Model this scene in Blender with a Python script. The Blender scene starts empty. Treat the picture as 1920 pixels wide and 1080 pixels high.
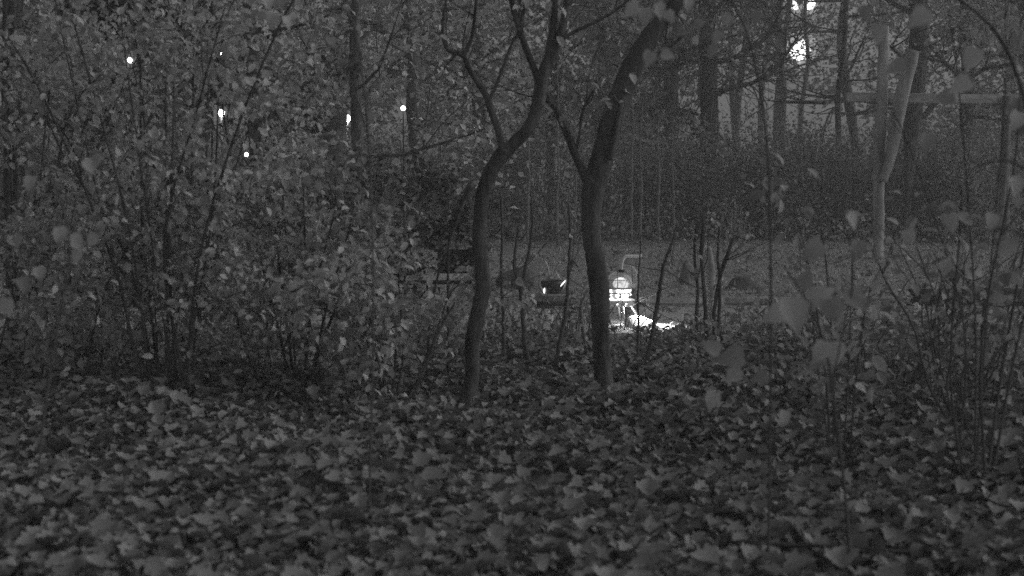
import bpy, bmesh, math, random
import numpy as np
from mathutils import Vector, Matrix
R = math.radians
rng = np.random.default_rng(7)
random.seed(7)
scn = bpy.context.scene
COL = scn.collection

# ------------------------------------------------------------------ camera
FPX = 2500.0                      # focal length in pixels of the 1920 px wide photograph
CAM = Vector((0, 0, 1.0))
PITCH = -math.atan(190 / FPX)
cd = bpy.data.cameras.new('camera')
cam = bpy.data.objects.new('camera', cd)
COL.objects.link(cam)
cam.location = CAM
cam.rotation_euler = (R(90) + PITCH, 0, 0)
cd.sensor_width = 36
cd.lens = FPX / 1920 * 36
cd.clip_start = 0.05
cd.clip_end = 600
cd.dof.use_dof = True
cd.dof.focus_distance = 11.5
cd.dof.aperture_fstop = 3.6
scn.camera = cam

# ------------------------------------------------------------------ world, sun, exposure
SUN_EL, SUN_AZ = R(32), R(90)    # dull evening light, from behind the camera
w = bpy.data.worlds.new('World')
scn.world = w
w.use_nodes = True
nt = w.node_tree
nt.nodes.clear()
sky = nt.nodes.new('ShaderNodeTexSky')
sky.sky_type = 'NISHITA'
sky.sun_disc = False
sky.sun_elevation = SUN_EL
sky.sun_rotation = SUN_AZ
sky.dust_density = 4
bw = nt.nodes.new('ShaderNodeRGBToBW')
bg = nt.nodes.new('ShaderNodeBackground')
bg.inputs['Strength'].default_value = 0.05
wo = nt.nodes.new('ShaderNodeOutputWorld')
nt.links.new(sky.outputs[0], bw.inputs[0])
nt.links.new(bw.outputs[0], bg.inputs[0])
nt.links.new(bg.outputs[0], wo.inputs[0])
sl = bpy.data.lights.new('sun', 'SUN')
sl.energy = 0.05
sl.angle = R(40)
sun = bpy.data.objects.new('sun', sl)
COL.objects.link(sun)
sdir = Vector((math.sin(SUN_AZ) * math.cos(SUN_EL), math.cos(SUN_AZ) * math.cos(SUN_EL), math.sin(SUN_EL)))
sun.rotation_euler = sdir.to_track_quat('Z', 'Y').to_euler()
scn.view_settings.view_transform = 'Standard'
scn.view_settings.look = 'None'
scn.view_settings.exposure = 0.8
scn.view_settings.gamma = 1
scn.cycles.use_denoising = False
scn.cycles.max_bounces = 5
scn.cycles.diffuse_bounces = 3
scn.cycles.transmission_bounces = 4
scn.cycles.sample_clamp_indirect = 1.0

# ------------------------------------------------------------------ helpers: placing
CP, SP = math.cos(PITCH), math.sin(PITCH)
def at(px, py, Y):
    """the point at world depth Y that the photograph shows at pixel (px, py)"""
    u, v = (px - 960) / FPX, (540 - py) / FPX
    d = Vector((u, CP - v * SP, SP + v * CP))
    t = Y / d.y
    return CAM + d * t
def proj(P):
    P = np.asarray(P) - np.array(CAM)
    f = P[:, 1] * CP + P[:, 2] * SP
    up = -P[:, 1] * SP + P[:, 2] * CP
    f = np.maximum(f, 0.05)
    return 960 + FPX * P[:, 0] / f, 540 - FPX * up / f
def sstep(a, b, x):
    t = np.clip((x - a) / (b - a), 0, 1)
    return t * t * (3 - 2 * t)
def gz(x, y):
    """height of the ground"""
    x = np.asarray(x, float); y = np.asarray(y, float)
    m = 1 - sstep(7.6, 9.2, y)
    b = (0.030 * np.sin(1.7 * x + 0.6 * y + 1) + 0.022 * np.sin(2.9 * x - 2.1 * y) + 0.014 * np.sin(5.3 * x + 4.1 * y)
         + 0.010 * np.sin(9.1 * x - 7.3 * y + 2))
    lawn = 0.055 * sstep(11.16, 11.24, y)
    far = 0.04 * np.sin(0.45 * x + 0.3 * y) * sstep(12, 16, y)
    return b * m + 0.004 * np.sin(6 * x + 3 * y) + lawn + far
def gp(px, Y):
    x = (px - 960) / FPX * Y
    return Vector((x, Y, float(gz(x, Y))))

# ------------------------------------------------------------------ helpers: materials (the photograph has no colour)
def mat(name, v=0.3, rough=0.8, var=0.0, nscale=8.0, island=0.0, transl=0.0, emit=None, bump=0.0, stretch=(1, 1, 1), metal=0.0, spec=0.3):
    m = bpy.data.materials.new(name)
    m.use_nodes = True
    t = m.node_tree
    t.nodes.clear()
    out = t.nodes.new('ShaderNodeOutputMaterial')
    if emit is not None:
        e = t.nodes.new('ShaderNodeEmission')
        e.inputs[0].default_value = (v, v, v, 1)
        e.inputs[1].default_value = emit
        t.links.new(e.outputs[0], out.inputs[0])
        return m
    p = t.nodes.new('ShaderNodeBsdfPrincipled')
    p.inputs['Roughness'].default_value = rough
    p.inputs['Metallic'].default_value = metal
    p.inputs['Specular IOR Level'].default_value = spec
    val = None
    if var or bump:
        tc = t.nodes.new('ShaderNodeTexCoord')
        mp = t.nodes.new('ShaderNodeMapping')
        mp.inputs['Scale'].default_value = stretch
        t.links.new(tc.outputs['Object'], mp.inputs[0])
        n = t.nodes.new('ShaderNodeTexNoise')
        n.inputs['Scale'].default_value = nscale
        n.inputs['Detail'].default_value = 8
        n.inputs['Roughness'].default_value = 0.65
        t.links.new(mp.outputs[0], n.inputs['Vector'])
        r = t.nodes.new('ShaderNodeMapRange')
        r.inputs['From Min'].default_value = 0.3
        r.inputs['From Max'].default_value = 0.7
        r.inputs['To Min'].default_value = v * (1 - var)
        r.inputs['To Max'].default_value = v * (1 + var)
        t.links.new(n.outputs[0], r.inputs[0])
        val = r.outputs[0]
        if bump:
            b = t.nodes.new('ShaderNodeBump')
            b.inputs['Strength'].default_value = bump
            b.inputs['Distance'].default_value = 0.02
            t.links.new(n.outputs[0], b.inputs['Height'])
            t.links.new(b.outputs[0], p.inputs['Normal'])
    if island:
        g = t.nodes.new('ShaderNodeNewGeometry')
        r = t.nodes.new('ShaderNodeMapRange')
        r.inputs['To Min'].default_value = 1 - island
        r.inputs['To Max'].default_value = 1 + island
        t.links.new(g.outputs['Random Per Island'], r.inputs[0])
        mu = t.nodes.new('ShaderNodeMath'); mu.operation = 'MULTIPLY'
        t.links.new(r.outputs[0], mu.inputs[0])
        if val is None:
            mu.inputs[1].default_value = v
        else:
            t.links.new(val, mu.inputs[1])
        val = mu.outputs[0]
    if val is None:
        p.inputs['Base Color'].default_value = (v, v, v, 1)
    else:
        cb = t.nodes.new('ShaderNodeCombineColor')
        for i in range(3):
            t.links.new(val, cb.inputs[i])
        t.links.new(cb.outputs[0], p.inputs['Base Color'])
    sh = p.outputs[0]
    if transl:
        tr = t.nodes.new('ShaderNodeBsdfTranslucent')
        if val is None:
            tr.inputs[0].default_value = (v, v, v, 1)
        else:
            t.links.new(cb.outputs[0], tr.inputs[0])
        mx = t.nodes.new('ShaderNodeMixShader')
        mx.inputs[0].default_value = transl
        t.links.new(sh, mx.inputs[1]); t.links.new(tr.outputs[0], mx.inputs[2])
        sh = mx.outputs[0]
    t.links.new(sh, out.inputs[0])
    return m
M_LEAF = mat('leaf_pale', 0.50, 0.7, island=0.35, transl=0.3, spec=0.15)
M_LEAFM = mat('leaf_mid', 0.38, 0.7, island=0.4, transl=0.3, spec=0.1)
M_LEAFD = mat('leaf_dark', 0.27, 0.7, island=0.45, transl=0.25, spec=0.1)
M_LEAFSHADE = mat('leaf_shade_dark', 0.075, 0.7, island=0.4, transl=0.15, spec=0.1)  # shade of the shrub hollows put into a near-black leaf colour
M_LITTER = mat('fallen_leaf', 0.25, 0.75, island=0.27, transl=0.1, spec=0.15)
M_SOIL = mat('soil', 0.10, 0.95, var=0.6, nscale=14, bump=0.9)
M_PATH = mat('path_gravel', 0.36, 0.9, var=0.45, nscale=22, bump=0.7, stretch=(0.5, 2.2, 1))
M_LAWN = mat('lawn', 0.30, 0.95, var=0.55, nscale=9, bump=1.0)
M_BARK = mat('bark_dark', 0.09, 0.9, var=0.85, nscale=16, bump=1.0, stretch=(1, 1, 0.25))
M_BARKM = mat('bark_mid', 0.12, 0.9, var=0.4, nscale=18, bump=0.8, stretch=(1, 1, 0.2))
M_BARKP = mat('bark_pale', 0.26, 0.85, var=0.5, nscale=9, bump=0.5, stretch=(1, 1, 0.35))
M_TWIG = mat('twig', 0.10, 0.9, var=0.3, nscale=10)
M_TWIGP = mat('twig_pale', 0.22, 0.9, var=0.3, nscale=10)
M_WOOD = mat('weathered_wood', 0.42, 0.85, var=0.6, nscale=10, bump=0.6, stretch=(0.25, 1, 1))
M_WOODV = mat('weathered_pole', 0.36, 0.85, var=0.7, nscale=5, bump=0.6, stretch=(1, 1, 0.2))
M_EDGE = mat('grey_timber', 0.16, 0.9, var=0.5, nscale=12, bump=0.8, stretch=(0.2, 1, 1))
M_NEAR = mat('leaf_near', 0.42, 0.7, island=0.3, transl=0.3, spec=0.1)
M_LOG = mat('old_log', 0.05, 0.9, var=0.5, nscale=12, bump=0.8, stretch=(0.2, 1, 1))
M_STONE = mat('stone', 0.2, 0.9, var=0.4, nscale=12, bump=0.8)
M_LITPATCH = mat('lit_patch_stone', 0.75, 0.8, var=0.25, nscale=14, bump=0.6)  # high albedo for the stone that stands in for lit ground
M_BLACK = mat('black_paint', 0.012, 0.7)

# ------------------------------------------------------------------ helpers: objects
def tag(o, label, cat, group=None, kind=None):
    if label: o['label'] = label
    if cat: o['category'] = cat
    if group: o['group'] = group
    if kind: o['kind'] = kind
    return o
def thing(name, label, cat, loc=(0, 0, 0), group=None):
    o = bpy.data.objects.new(name, None)
    o.empty_display_size = 0.1
    COL.objects.link(o)
    o.location = loc
    return tag(o, label, cat, group)
def mesh_np(name, V, faces_idx, sizes, material, parent=None, smooth=False):
    """V (n,3) world coordinates, flat corner list, corners per face -> one mesh object"""
    V = np.asarray(V, np.float32)
    if parent is not None:
        q = parent; off = np.zeros(3, np.float32)
        while q is not None: off = off + np.array(q.location, np.float32); q = q.parent
        V = V - off
    me = bpy.data.meshes.new(name)
    me.vertices.add(len(V))
    me.vertices.foreach_set('co', V.ravel())
    me.loops.add(len(faces_idx))
    me.loops.foreach_set('vertex_index', np.asarray(faces_idx, np.int32))
    sizes = np.asarray(sizes, np.int32)
    me.polygons.add(len(sizes))
    st = np.zeros(len(sizes), np.int32); st[1:] = np.cumsum(sizes)[:-1]
    me.polygons.foreach_set('loop_start', st)
    me.polygons.foreach_set('loop_total', sizes)
    if smooth:
        me.polygons.foreach_set('use_smooth', np.ones(len(sizes), bool))
    me.update(calc_edges=True)
    me.validate()
    me.materials.append(material)
    o = bpy.data.objects.new(name, me)
    COL.objects.link(o)
    if parent is not None: o.parent = parent
    return o
class MB:
    """collects shapes in world coordinates, builds ONE mesh object"""
    def __init__(s): s.V = []; s.F = []; s.S = []; s.n = 0
    def add(s, V, faces):
        s.V.append(np.asarray(V, float))
        for f in faces:
            s.F.extend(i + s.n for i in f); s.S.append(len(f))
        s.n += len(V)
    def tube(s, pts, rad, sides=8, cap=True, wob=0.0):
        pts = np.asarray(pts, float); n = len(pts)
        rad = np.broadcast_to(np.asarray(rad, float), (n,))
        T = np.gradient(pts, axis=0)
        T /= np.linalg.norm(T, axis=1, keepdims=True) + 1e-9
        ref = np.array([0.31, 0.95, 0.05]) if abs(T[0, 1]) < 0.8 else np.array([1.0, 0.1, 0.2])
        A = np.cross(T, ref); A /= np.linalg.norm(A, axis=1, keepdims=True) + 1e-9
        B = np.cross(T, A)
        an = np.arange(sides) * 2 * math.pi / sides
        rr = rad[:, None] * (1 + wob * rng.standard_normal((n, sides)))
        V = pts[:, None] + rr[..., None] * (np.cos(an)[None, :, None] * A[:, None] + np.sin(an)[None, :, None] * B[:, None])
        V = V.reshape(-1, 3)
        F = []
        for i in range(n - 1):
            for k in range(sides):
                k2 = (k + 1) % sides
                F.append((i * sides + k, i * sides + k2, (i + 1) * sides + k2, (i + 1) * sides + k))
        if cap:
            F.append(tuple(range(sides - 1, -1, -1)))
            F.append(tuple((n - 1) * sides + k for k in range(sides)))
        s.add(V, F)
    def lathe(s, c, prof, seg=24, axis=None):
        """prof: list of (r, h) about a vertical axis through c (or a given axis)"""
        Q = Matrix.Identity(3) if axis is None else Vector(axis).normalized().to_track_quat('Z', 'Y').to_matrix()
        V = []
        for r, h in prof:
            for k in range(seg):
                a = 2 * math.pi * k / seg
                V.append(Vector(c) + Q @ Vector((r * math.cos(a), r * math.sin(a), h)))
        F = []
        for i in range(len(prof) - 1):
            for k in range(seg):
                k2 = (k + 1) % seg
                F.append((i * seg + k, i * seg + k2, (i + 1) * seg + k2, (i + 1) * seg + k))
        F.append(tuple(range(seg - 1, -1, -1)))
        F.append(tuple((len(prof) - 1) * seg + k for k in range(seg)))
        s.add([tuple(v) for v in V], F)
    def build(s, name, material, parent=None, smooth=True):
        return mesh_np(name, np.concatenate(s.V), s.F, s.S, material, parent, smooth)
def spline(pts, k=5):
    """smooth curve through pts (any width of rows)"""
    P = np.asarray(pts, float)
    if len(P) < 3:
        t = np.linspace(0, 1, k + 1)[:, None]
        return P[0] * (1 - t) + P[-1] * t
    Q = np.vstack([2 * P[0] - P[1], P, 2 * P[-1] - P[-2]])
    out = []
    for i in range(1, len(Q) - 2):
        p0, p1, p2, p3 = Q[i - 1], Q[i], Q[i + 1], Q[i + 2]
        for t in np.arange(k) / k:
            out.append(0.5 * ((2 * p1) + (-p0 + p2) * t + (2 * p0 - 5 * p1 + 4 * p2 - p3) * t * t + (-p0 + 3 * p1 - 3 * p2 + p3) * t ** 3))
    out.append(P[-1])
    return np.array(out)
def pxline(rows, Y):
    """rows (px, py, width_px[, dY]) -> points (x, y, z, radius)"""
    out = []
    for r in rows:
        y = Y + (r[3] if len(r) > 3 else 0)
        p = at(r[0], r[1], y)
        out.append((p.x, p.y, p.z, r[2] / 2 * y / FPX))
    return out

# ------------------------------------------------------------------ leaves
def T_oval(fold=0.12, droop=0.12, wd=0.30):
    V = [(0, 0, 0), (0, .33, 0), (0, .7, -droop * .5), (0, 1, -droop * 1.4),
         (-wd, .36, fold), (-wd * .85, .7, fold * .6), (wd, .36, fold), (wd * .85, .7, fold * .6), (-wd * .5, .1, fold * .4), (wd * .5, .1, fold * .4)]
    F = [(0, 1, 4, 8), (1, 2, 5, 4), (2, 3, 5), (0, 9, 6, 1), (1, 6, 7, 2), (2, 7, 3)]
    return np.array(V), F
def T_heart():
    V = [(0, 0, 0), (0, .4, 0), (0, .75, -.05), (0, 1.05, -.2), (-.3, -.02, .05), (.3, -.02, .05), (-.42, .3, .14), (.42, .3, .14), (-.28, .62, .07), (.28, .62, .07), (-.1, .86, -.05), (.1, .86, -.05)]
    F = [(0, 1, 6, 4), (1, 2, 8, 6), (2, 3, 10), (2, 10, 8), (0, 5, 7, 1), (1, 7, 9, 2), (2, 11, 3), (2, 9, 11)]
    return np.array(V), F
def T_far():
    return np.array([(0, 0, 0), (.36, .5, .12), (0, 1, -.1), (-.36, .5, .12)]), [(0, 1, 2), (0, 2, 3)]
def T_maple(curl=0.15):
    out = [(0, 0), (.26, .04), (.30, .16), (.5, .2), (.46, .36), (.5, .56), (.33, .58), (.26, .74), (.14, .82), (0, .97)]
    out += [(-x, y) for x, y in out[-2:0:-1]]
    V = [(0, .38, 0)] + [(x, y, curl * (abs(x) * 1.6 + (y - .38) ** 2 * 1.3)) for x, y in out]
    n = len(out)
    return np.array(V), [(0, 1 + i, 1 + (i + 1) % n) for i in range(n)]
OVAL, FAR, MAPLE = T_oval(), T_far(), T_maple()
def rand_rot(n, up=0.0, hang=0.0, r=None):
    """random leaf frames; up > 0 turns blades to lie flat, hang > 0 lets tips point down"""
    r = r or rng
    N = r.standard_normal((n, 3)); N[:, 2] = np.abs(N[:, 2]) + up
    N /= np.linalg.norm(N, axis=1, keepdims=True)
    D = r.standard_normal((n, 3)); D[:, 2] -= hang
    D -= (D * N).sum(1, keepdims=True) * N
    D /= np.linalg.norm(D, axis=1, keepdims=True) + 1e-9
    X = np.cross(D, N)
    return np.stack([X, D, N], 1)          # rows: images of x, y, z
def leaves(name, P, size, tpl, material, parent=None, up=0.3, hang=0.6, frames=None, jitter=0.25):
    P = np.asarray(P, float); n = len(P)
    TV, TF = tpl
    Rm = rand_rot(n, up, hang) if frames is None else frames
    sz = np.broadcast_to(np.asarray(size, float), (n,)) * (1 + jitter * rng.uniform(-1, 1, n))
    V = np.einsum('vk,nkj->nvj', TV, Rm) * sz[:, None, None]
    V += P[:, None]
    flat = np.array([i for f in TF for i in f]); sizes = np.array([len(f) for f in TF])
    idx = (flat[None] + (np.arange(n) * len(TV))[:, None]).ravel()
    return mesh_np(name, V.reshape(-1, 3), idx, np.tile(sizes, n), material, parent)
# openings in the foliage where the photograph looks through to the lamps, the glade and the pale sky: px, py, rx, ry, cleared share
GAPS = [(244, 113, 22, 17, 1), (415, 213, 21, 24, 1), (462, 290, 16, 18, 1), (651, 222, 17, 17, 1), (757, 205, 20, 26, 1), (417, 101, 12, 12, 1),
        (440, 262, 68, 50, .8), (95, 262, 38, 48, .8), (745, 268, 34, 38, .8), (565, 235, 16, 44, .8), (1272, 215, 44, 48, .75),
        (600, 585, 26, 36, .93), (1500, 92, 30, 36, .35), (1500, 8, 32, 24, .6),
        (1440, 215, 110, 72, .8), (1570, 240, 60, 45, .75), (1200, 560, 85, 85, 1), (1040, 530, 50, 60, .9), (960, 520, 60, 40, .85), (1400, 520, 90, 60, .6)]
def clumps(P, sc, thr, soft=.9):
    """leaf masses and hollows: a smooth 3-D field decides where the leaves are few"""
    o = rng.uniform(0, 6, 9); x, y, z = P[:, 0] / sc, P[:, 1] / sc, P[:, 2] / sc
    f = (np.sin(2.1 * x + 1.3 * y + o[0]) + np.sin(2.3 * z - 1.1 * x + o[1]) + np.sin(1.9 * y + 1.7 * z + o[2]) + .8 * np.sin(4.3 * x + 3.1 * z + o[3]) + .8 * np.sin(4.7 * z - 3.9 * y + o[4]) + .5 * np.sin(8.3 * x - 7.1 * z + o[5]))
    return rng.random(len(P)) < np.clip(.5 + (f - thr) * soft, .02, 1)
def gaps(P, only=None):
    px, py = proj(P)
    keep = np.ones(len(P), bool)
    for g in GAPS:
        q = ((px - g[0]) / g[2]) ** 2 + ((py - g[1]) / g[3]) ** 2
        keep &= ~((q < 1) & (rng.random(len(P)) < g[4]))
    return keep

# ------------------------------------------------------------------ plants
def branchlet(p0, d, L, n=5, sag=0.0, wob=0.25, up=0.0):
    """a crooked twig as a polyline"""
    d = np.asarray(d, float) / (np.linalg.norm(d) + 1e-9)
    P = [np.asarray(p0, float)]
    for i in range(n):
        d = d + wob * rng.standard_normal(3) / math.sqrt(n) * 0.9 + np.array([0, 0, up - sag * (i + 1) / n]) / n
        d /= np.linalg.norm(d)
        P.append(P[-1] + d * L / n)
    return np.array(P)
def grow(mb, p0, d, L, r, depth, tips, sides=5, kids=(3, 5), spread=0.8, shrink=0.62, up=0.25, wob=0.35, rmin=0.002):
    P = branchlet(p0, d, L, 6, wob=wob, up=up)
    rad = np.linspace(r, r * (0.45 if depth else 0.3), len(P))
    mb.tube(P, rad, sides, cap=False)
    if depth == 0:
        tips.append(P[2:])
        return
    for _ in range(random.randint(*kids)):
        i = random.randint(2, len(P) - 1)
        dd = P[i] - P[i - 1]; dd /= np.linalg.norm(dd)
        nd = dd + spread * rng.standard_normal(3)
        grow(mb, P[i], nd, L * shrink * random.uniform(.75, 1.2), max(rmin, rad[i] * 0.6), depth - 1, tips, max(3, sides - 1), kids, spread, shrink, up, wob, rmin)
    tips.append(P[4:])
def shrub(name, label, cat, px, Y, h, spread, nst, nleaf, lsize, lmat, smat, r=0.009, base=0.12, tw=6, group=None, lo=0.25, hang=0.6, arch=0.5, tpl=None, gap=True, zoff=0.0, lean=(0, 0)):
    b = gp(px, Y); b.z += zoff
    t = thing(name, label, cat, b, group)
    tips = []
    for k in range(nst):
        a = rng.uniform(0, 2 * math.pi)
        q = math.sqrt(rng.uniform(0, 1))
        p0 = np.array([b.x + base * q * math.cos(a), b.y + base * q * math.sin(a), 0])
        p0[2] = gz(p0[0], p0[1]) - 0.02
        a2 = a + rng.normal(0, .5)
        out = spread * q * rng.uniform(.6, 1.1)
        hh = h * rng.uniform(.7, 1.05) * (1 - .25 * q * arch)
        C = [p0, p0 + [out * .22 * math.cos(a2), out * .22 * math.sin(a2), hh * .38],
             p0 + [out * .6 * math.cos(a2) + lean[0] * .5, out * .6 * math.sin(a2) + lean[1] * .5, hh * .78],
             p0 + [out * math.cos(a2) + lean[0], out * math.sin(a2) + lean[1], hh * (1 - .15 * arch * q)]]
        S = spline(np.array(C) + np.vstack([np.zeros(3), 0.05 * spread * rng.standard_normal((3, 3))]), 5)
        m = MB()
        m.tube(S, np.linspace(r * rng.uniform(.7, 1.4), r * .3, len(S)), 6, wob=.04)
        for _ in range(tw):
            i = rng.integers(int(len(S) * lo), len(S))
            dd = S[i] - S[i - 1]; dd /= np.linalg.norm(dd)
            T = branchlet(S[i], dd + rng.standard_normal(3) * .9, rng.uniform(.12, .36) * spread + .06, 5, sag=.5)
            m.tube(T, np.linspace(r * .3, r * .13, len(T)), 4, cap=False)
            tips.append(T)
        m.build('stem', smat, t)
        tips.append(S[-5:])
    if nleaf:
        LP = np.empty((0, 3))
        A = np.vstack(tips)
        # leaves in sprays: many on some twigs, few on others
        wgt = np.repeat(rng.gamma(0.8, 1, len(tips)), [len(x) for x in tips]); wgt /= wgt.sum()
        nc = max(8, nleaf // 7); ctr = A[rng.choice(len(A), nc, p=wgt)] + rng.normal(0, .02 + .05 * spread, (nc, 3))
        LP = ctr[rng.integers(0, nc, nleaf)] + rng.normal(0, 1.15 * lsize, (nleaf, 3)) * [1, 1, .7]
        LP = LP[LP[:, 2] > gz(LP[:, 0], LP[:, 1]) + .02]
        LP = LP[clumps(LP, max(.12, .2 * spread), -.9)]
        if gap: LP = LP[gaps(LP)]
        leaves('foliage', LP, lsize, tpl or OVAL, lmat, t, up=.2, hang=hang, jitter=.35)
    return t
def tree(name, label, cat, px, Y, h, r, nleaf, lsize, lmat, bmat, crown=(2.0, 1.5), clear=.3, nb=9, depth=2, group=None, leanx=0.0, tpl=None, spread=.75, limbs=True, clump=.22, gap=True, up=.2):
    """trunk with limbs that carry twigs, leaf clumps along the twigs; crown = (limb length, droop)"""
    b = gp(px, Y)
    t = thing(name, label, cat, b, group)
    n = 9
    P = np.zeros((n, 3)); z = np.linspace(-.05, h, n)
    wx, wy = np.cumsum(rng.normal(0, .035 * h / 4, n)), np.cumsum(rng.normal(0, .035 * h / 4, n))
    P[:, 0] = b.x + wx - wx[0] + leanx * (z / h) ** 1.3; P[:, 1] = b.y + wy - wy[0]; P[:, 2] = b.z + z
    S = spline(P, 3)
    m = MB(); rad = r * (1 - .62 * np.linspace(0, 1, len(S))); rad[0] *= 1.35; rad[1] *= 1.1
    m.tube(S, rad, 10, wob=.05); m.build('trunk', bmat, t)
    tips = []
    tw = MB()
    for k in range(nb):
        i = int(len(S) * (clear + (1 - clear) * (k + .5) / nb)); i = min(i, len(S) - 1)
        a = k * 2.4 + rng.normal(0, .5)
        mb = MB()
        L = crown[0] * rng.uniform(.7, 1.15) * (1 - .35 * (k / nb))
        grow(mb, S[i], (math.cos(a), math.sin(a), .45 + rng.normal(0, .2) - crown[1] * .2), L, rad[i] * .33, depth, tips, 6, spread=spread, up=up, rmin=.0035 if Y > 14 else .002)
        mb.build('limb', bmat, t)
    if nleaf:
        wgt = rng.gamma(.7, 1, len(tips))
        A = np.vstack(tips); pw = np.repeat(wgt, [len(x) for x in tips]); pw /= pw.sum()
        LP = A[rng.choice(len(A), nleaf, p=pw)] + rng.normal(0, clump, (nleaf, 3))
        LP = LP[LP[:, 2] > .5]
        LP = LP[clumps(LP, .55, -.9)]
        if gap: LP = LP[gaps(LP)]
        leaves('crown', LP, lsize, tpl or FAR, lmat, t, up=.3, hang=.5, jitter=.4)
    return t

# ================================================================== the setting
def grid(name, xs, ys, dz, m, kind='structure'):
    X, Y = np.meshgrid(xs, ys)
    Z = gz(X, Y) + dz
    nx, ny = len(xs), len(ys)
    i = np.arange(nx * ny).reshape(ny, nx)
    F = np.stack([i[:-1, :-1], i[:-1, 1:], i[1:, 1:], i[1:, :-1]], -1).reshape(-1)
    o = mesh_np(name, np.stack([X, Y, Z], -1).reshape(-1, 3), F, np.full((nx - 1) * (ny - 1), 4), m, smooth=True)
    return tag(o, None, None, None, kind)
grid('ground', np.concatenate([np.linspace(-110, -8, 24), np.arange(-7.9, 7.9, .07), np.linspace(8, 110, 24)]),
     np.concatenate([np.arange(-6, 0, .5), np.arange(0, 12, .07), np.arange(12, 30, .4), np.linspace(31, 140, 24)]), 0.0, M_SOIL)
grid('path', np.linspace(-30, 30, 300), np.linspace(9.0, 11.14, 24), 0.004, M_PATH)
grid('lawn', np.linspace(-40, 40, 260), np.concatenate([np.linspace(11.1, 11.3, 8), np.linspace(11.4, 23.5, 70)]), 0.006, M_LAWN)

# carpet of fallen leaves
def litter(name, n, y0, y1, s0, s1, zmax, tpl, up, dens, m, wd=.44, label=None):
    y = y0 + (y1 - y0) * rng.random(n * 2) ** 1.0
    x = rng.uniform(-1, 1, n * 2) * (wd * y + .9)
    q = np.sin(2.3 * x + 1.1 * y) + np.sin(3.7 * y - 1.9 * x + 1) + np.sin(6.1 * x + 5.2 * y) + .8 * np.sin(11 * x - 9 * y)
    k = rng.random(n * 2) < np.clip(dens + .16 * q, .02, 1)
    x, y = x[k][:n], y[k][:n]
    P = np.stack([x, y, gz(x, y) + .006 + zmax * rng.random(len(x)) ** 1.5], -1)
    o = leaves(name, P, rng.uniform(s0, s1, len(P)), tpl, m, up=up, hang=.1, jitter=.3)
    return tag(o, label, 'fallen leaves', None, 'stuff')
litter('fallen_leaves', 27000, 2.0, 7.8, .032, .07, .07, T_maple(.55), 2.6, .62, M_LITTER, label='thick carpet of fallen maple leaves over the near ground')
litter('fallen_leaves', 32000, 2.0, 8.8, .024, .06, .07, T_oval(.25, .35, .34), 2.4, .6, M_LITTER, label='small curled oval leaves lying among the fallen maple leaves')
litter('leaves_on_path', 2600, 8.4, 11.1, .03, .07, .012, OVAL, 1.6, .5, M_LITTER, label='thin scatter of small leaves over the pale path')
litter('leaves_on_lawn', 9000, 11.3, 22.5, .04, .09, .02, OVAL, 1.2, .5, M_LITTER, label='small leaves scattered over the lawn behind the timber edging')
def blades(name, n, y0, y1, h, m, label, px0=0, px1=1920):
    y = rng.uniform(y0, y1, n); x = (rng.uniform(px0, px1, n) - 960) / FPX * y
    V = np.zeros((n, 3, 3)); a = rng.uniform(0, 6.28, n); hh = h * rng.uniform(.4, 1.2, n); wdt = .004 + .0004 * y
    z = gz(x, y)
    V[:, 0] = np.stack([x - wdt * np.cos(a), y - wdt * np.sin(a), z], -1)
    V[:, 1] = np.stack([x + wdt * np.cos(a), y + wdt * np.sin(a), z], -1)
    V[:, 2] = np.stack([x + .5 * hh * rng.normal(0, 1, n), y + .5 * hh * rng.normal(0, 1, n), z + hh], -1)
    return tag(mesh_np(name, V.reshape(-1, 3), np.arange(3 * n), np.full(n, 3), m), label, 'grass', None, 'stuff')
blades('lawn_grass', 60000, 11.3, 23, .05, M_LEAFM, 'short rough grass of the lawn beyond the path', -80, 2000)

# timber edging between path and lawn, length by length
EDGE = [(-300, 330, 'far left length of dark timber edging, mostly hidden by the big leafy shrub'),
        (335, 700, 'length of dark timber edging seen low through the gap left of the arching shrub'),
        (705, 1085, 'length of dark timber edging under the antenna pod'),
        (1092, 1410, 'length of dark timber edging behind the glowing machine'),
        (1416, 1700, 'length of dark timber edging in front of the wooden swing frame post'),
        (1706, 2150, 'thickest length of dark timber edging, at the right end of the path')]
for k, (a, b_, lab) in enumerate(EDGE):
    if k == 3: continue
    m = MB(); xs = np.linspace((a - 960) / FPX * 11.17, (b_ - 960) / FPX * 11.17, 12)
    rr = .03 if k < 4 else (.034 if k == 4 else .08)
    m.tube([(x, 11.17 + .008 * math.sin(3 * x), rr * .86 + .004 * math.sin(5 * x)) for x in xs], rr, 12, wob=.03)
    o = m.build('timber_edging', M_LOG if k in (0, 1, 5) else M_EDGE); tag(o, lab, 'log edging', 'lengths of timber edging along the path')

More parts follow.
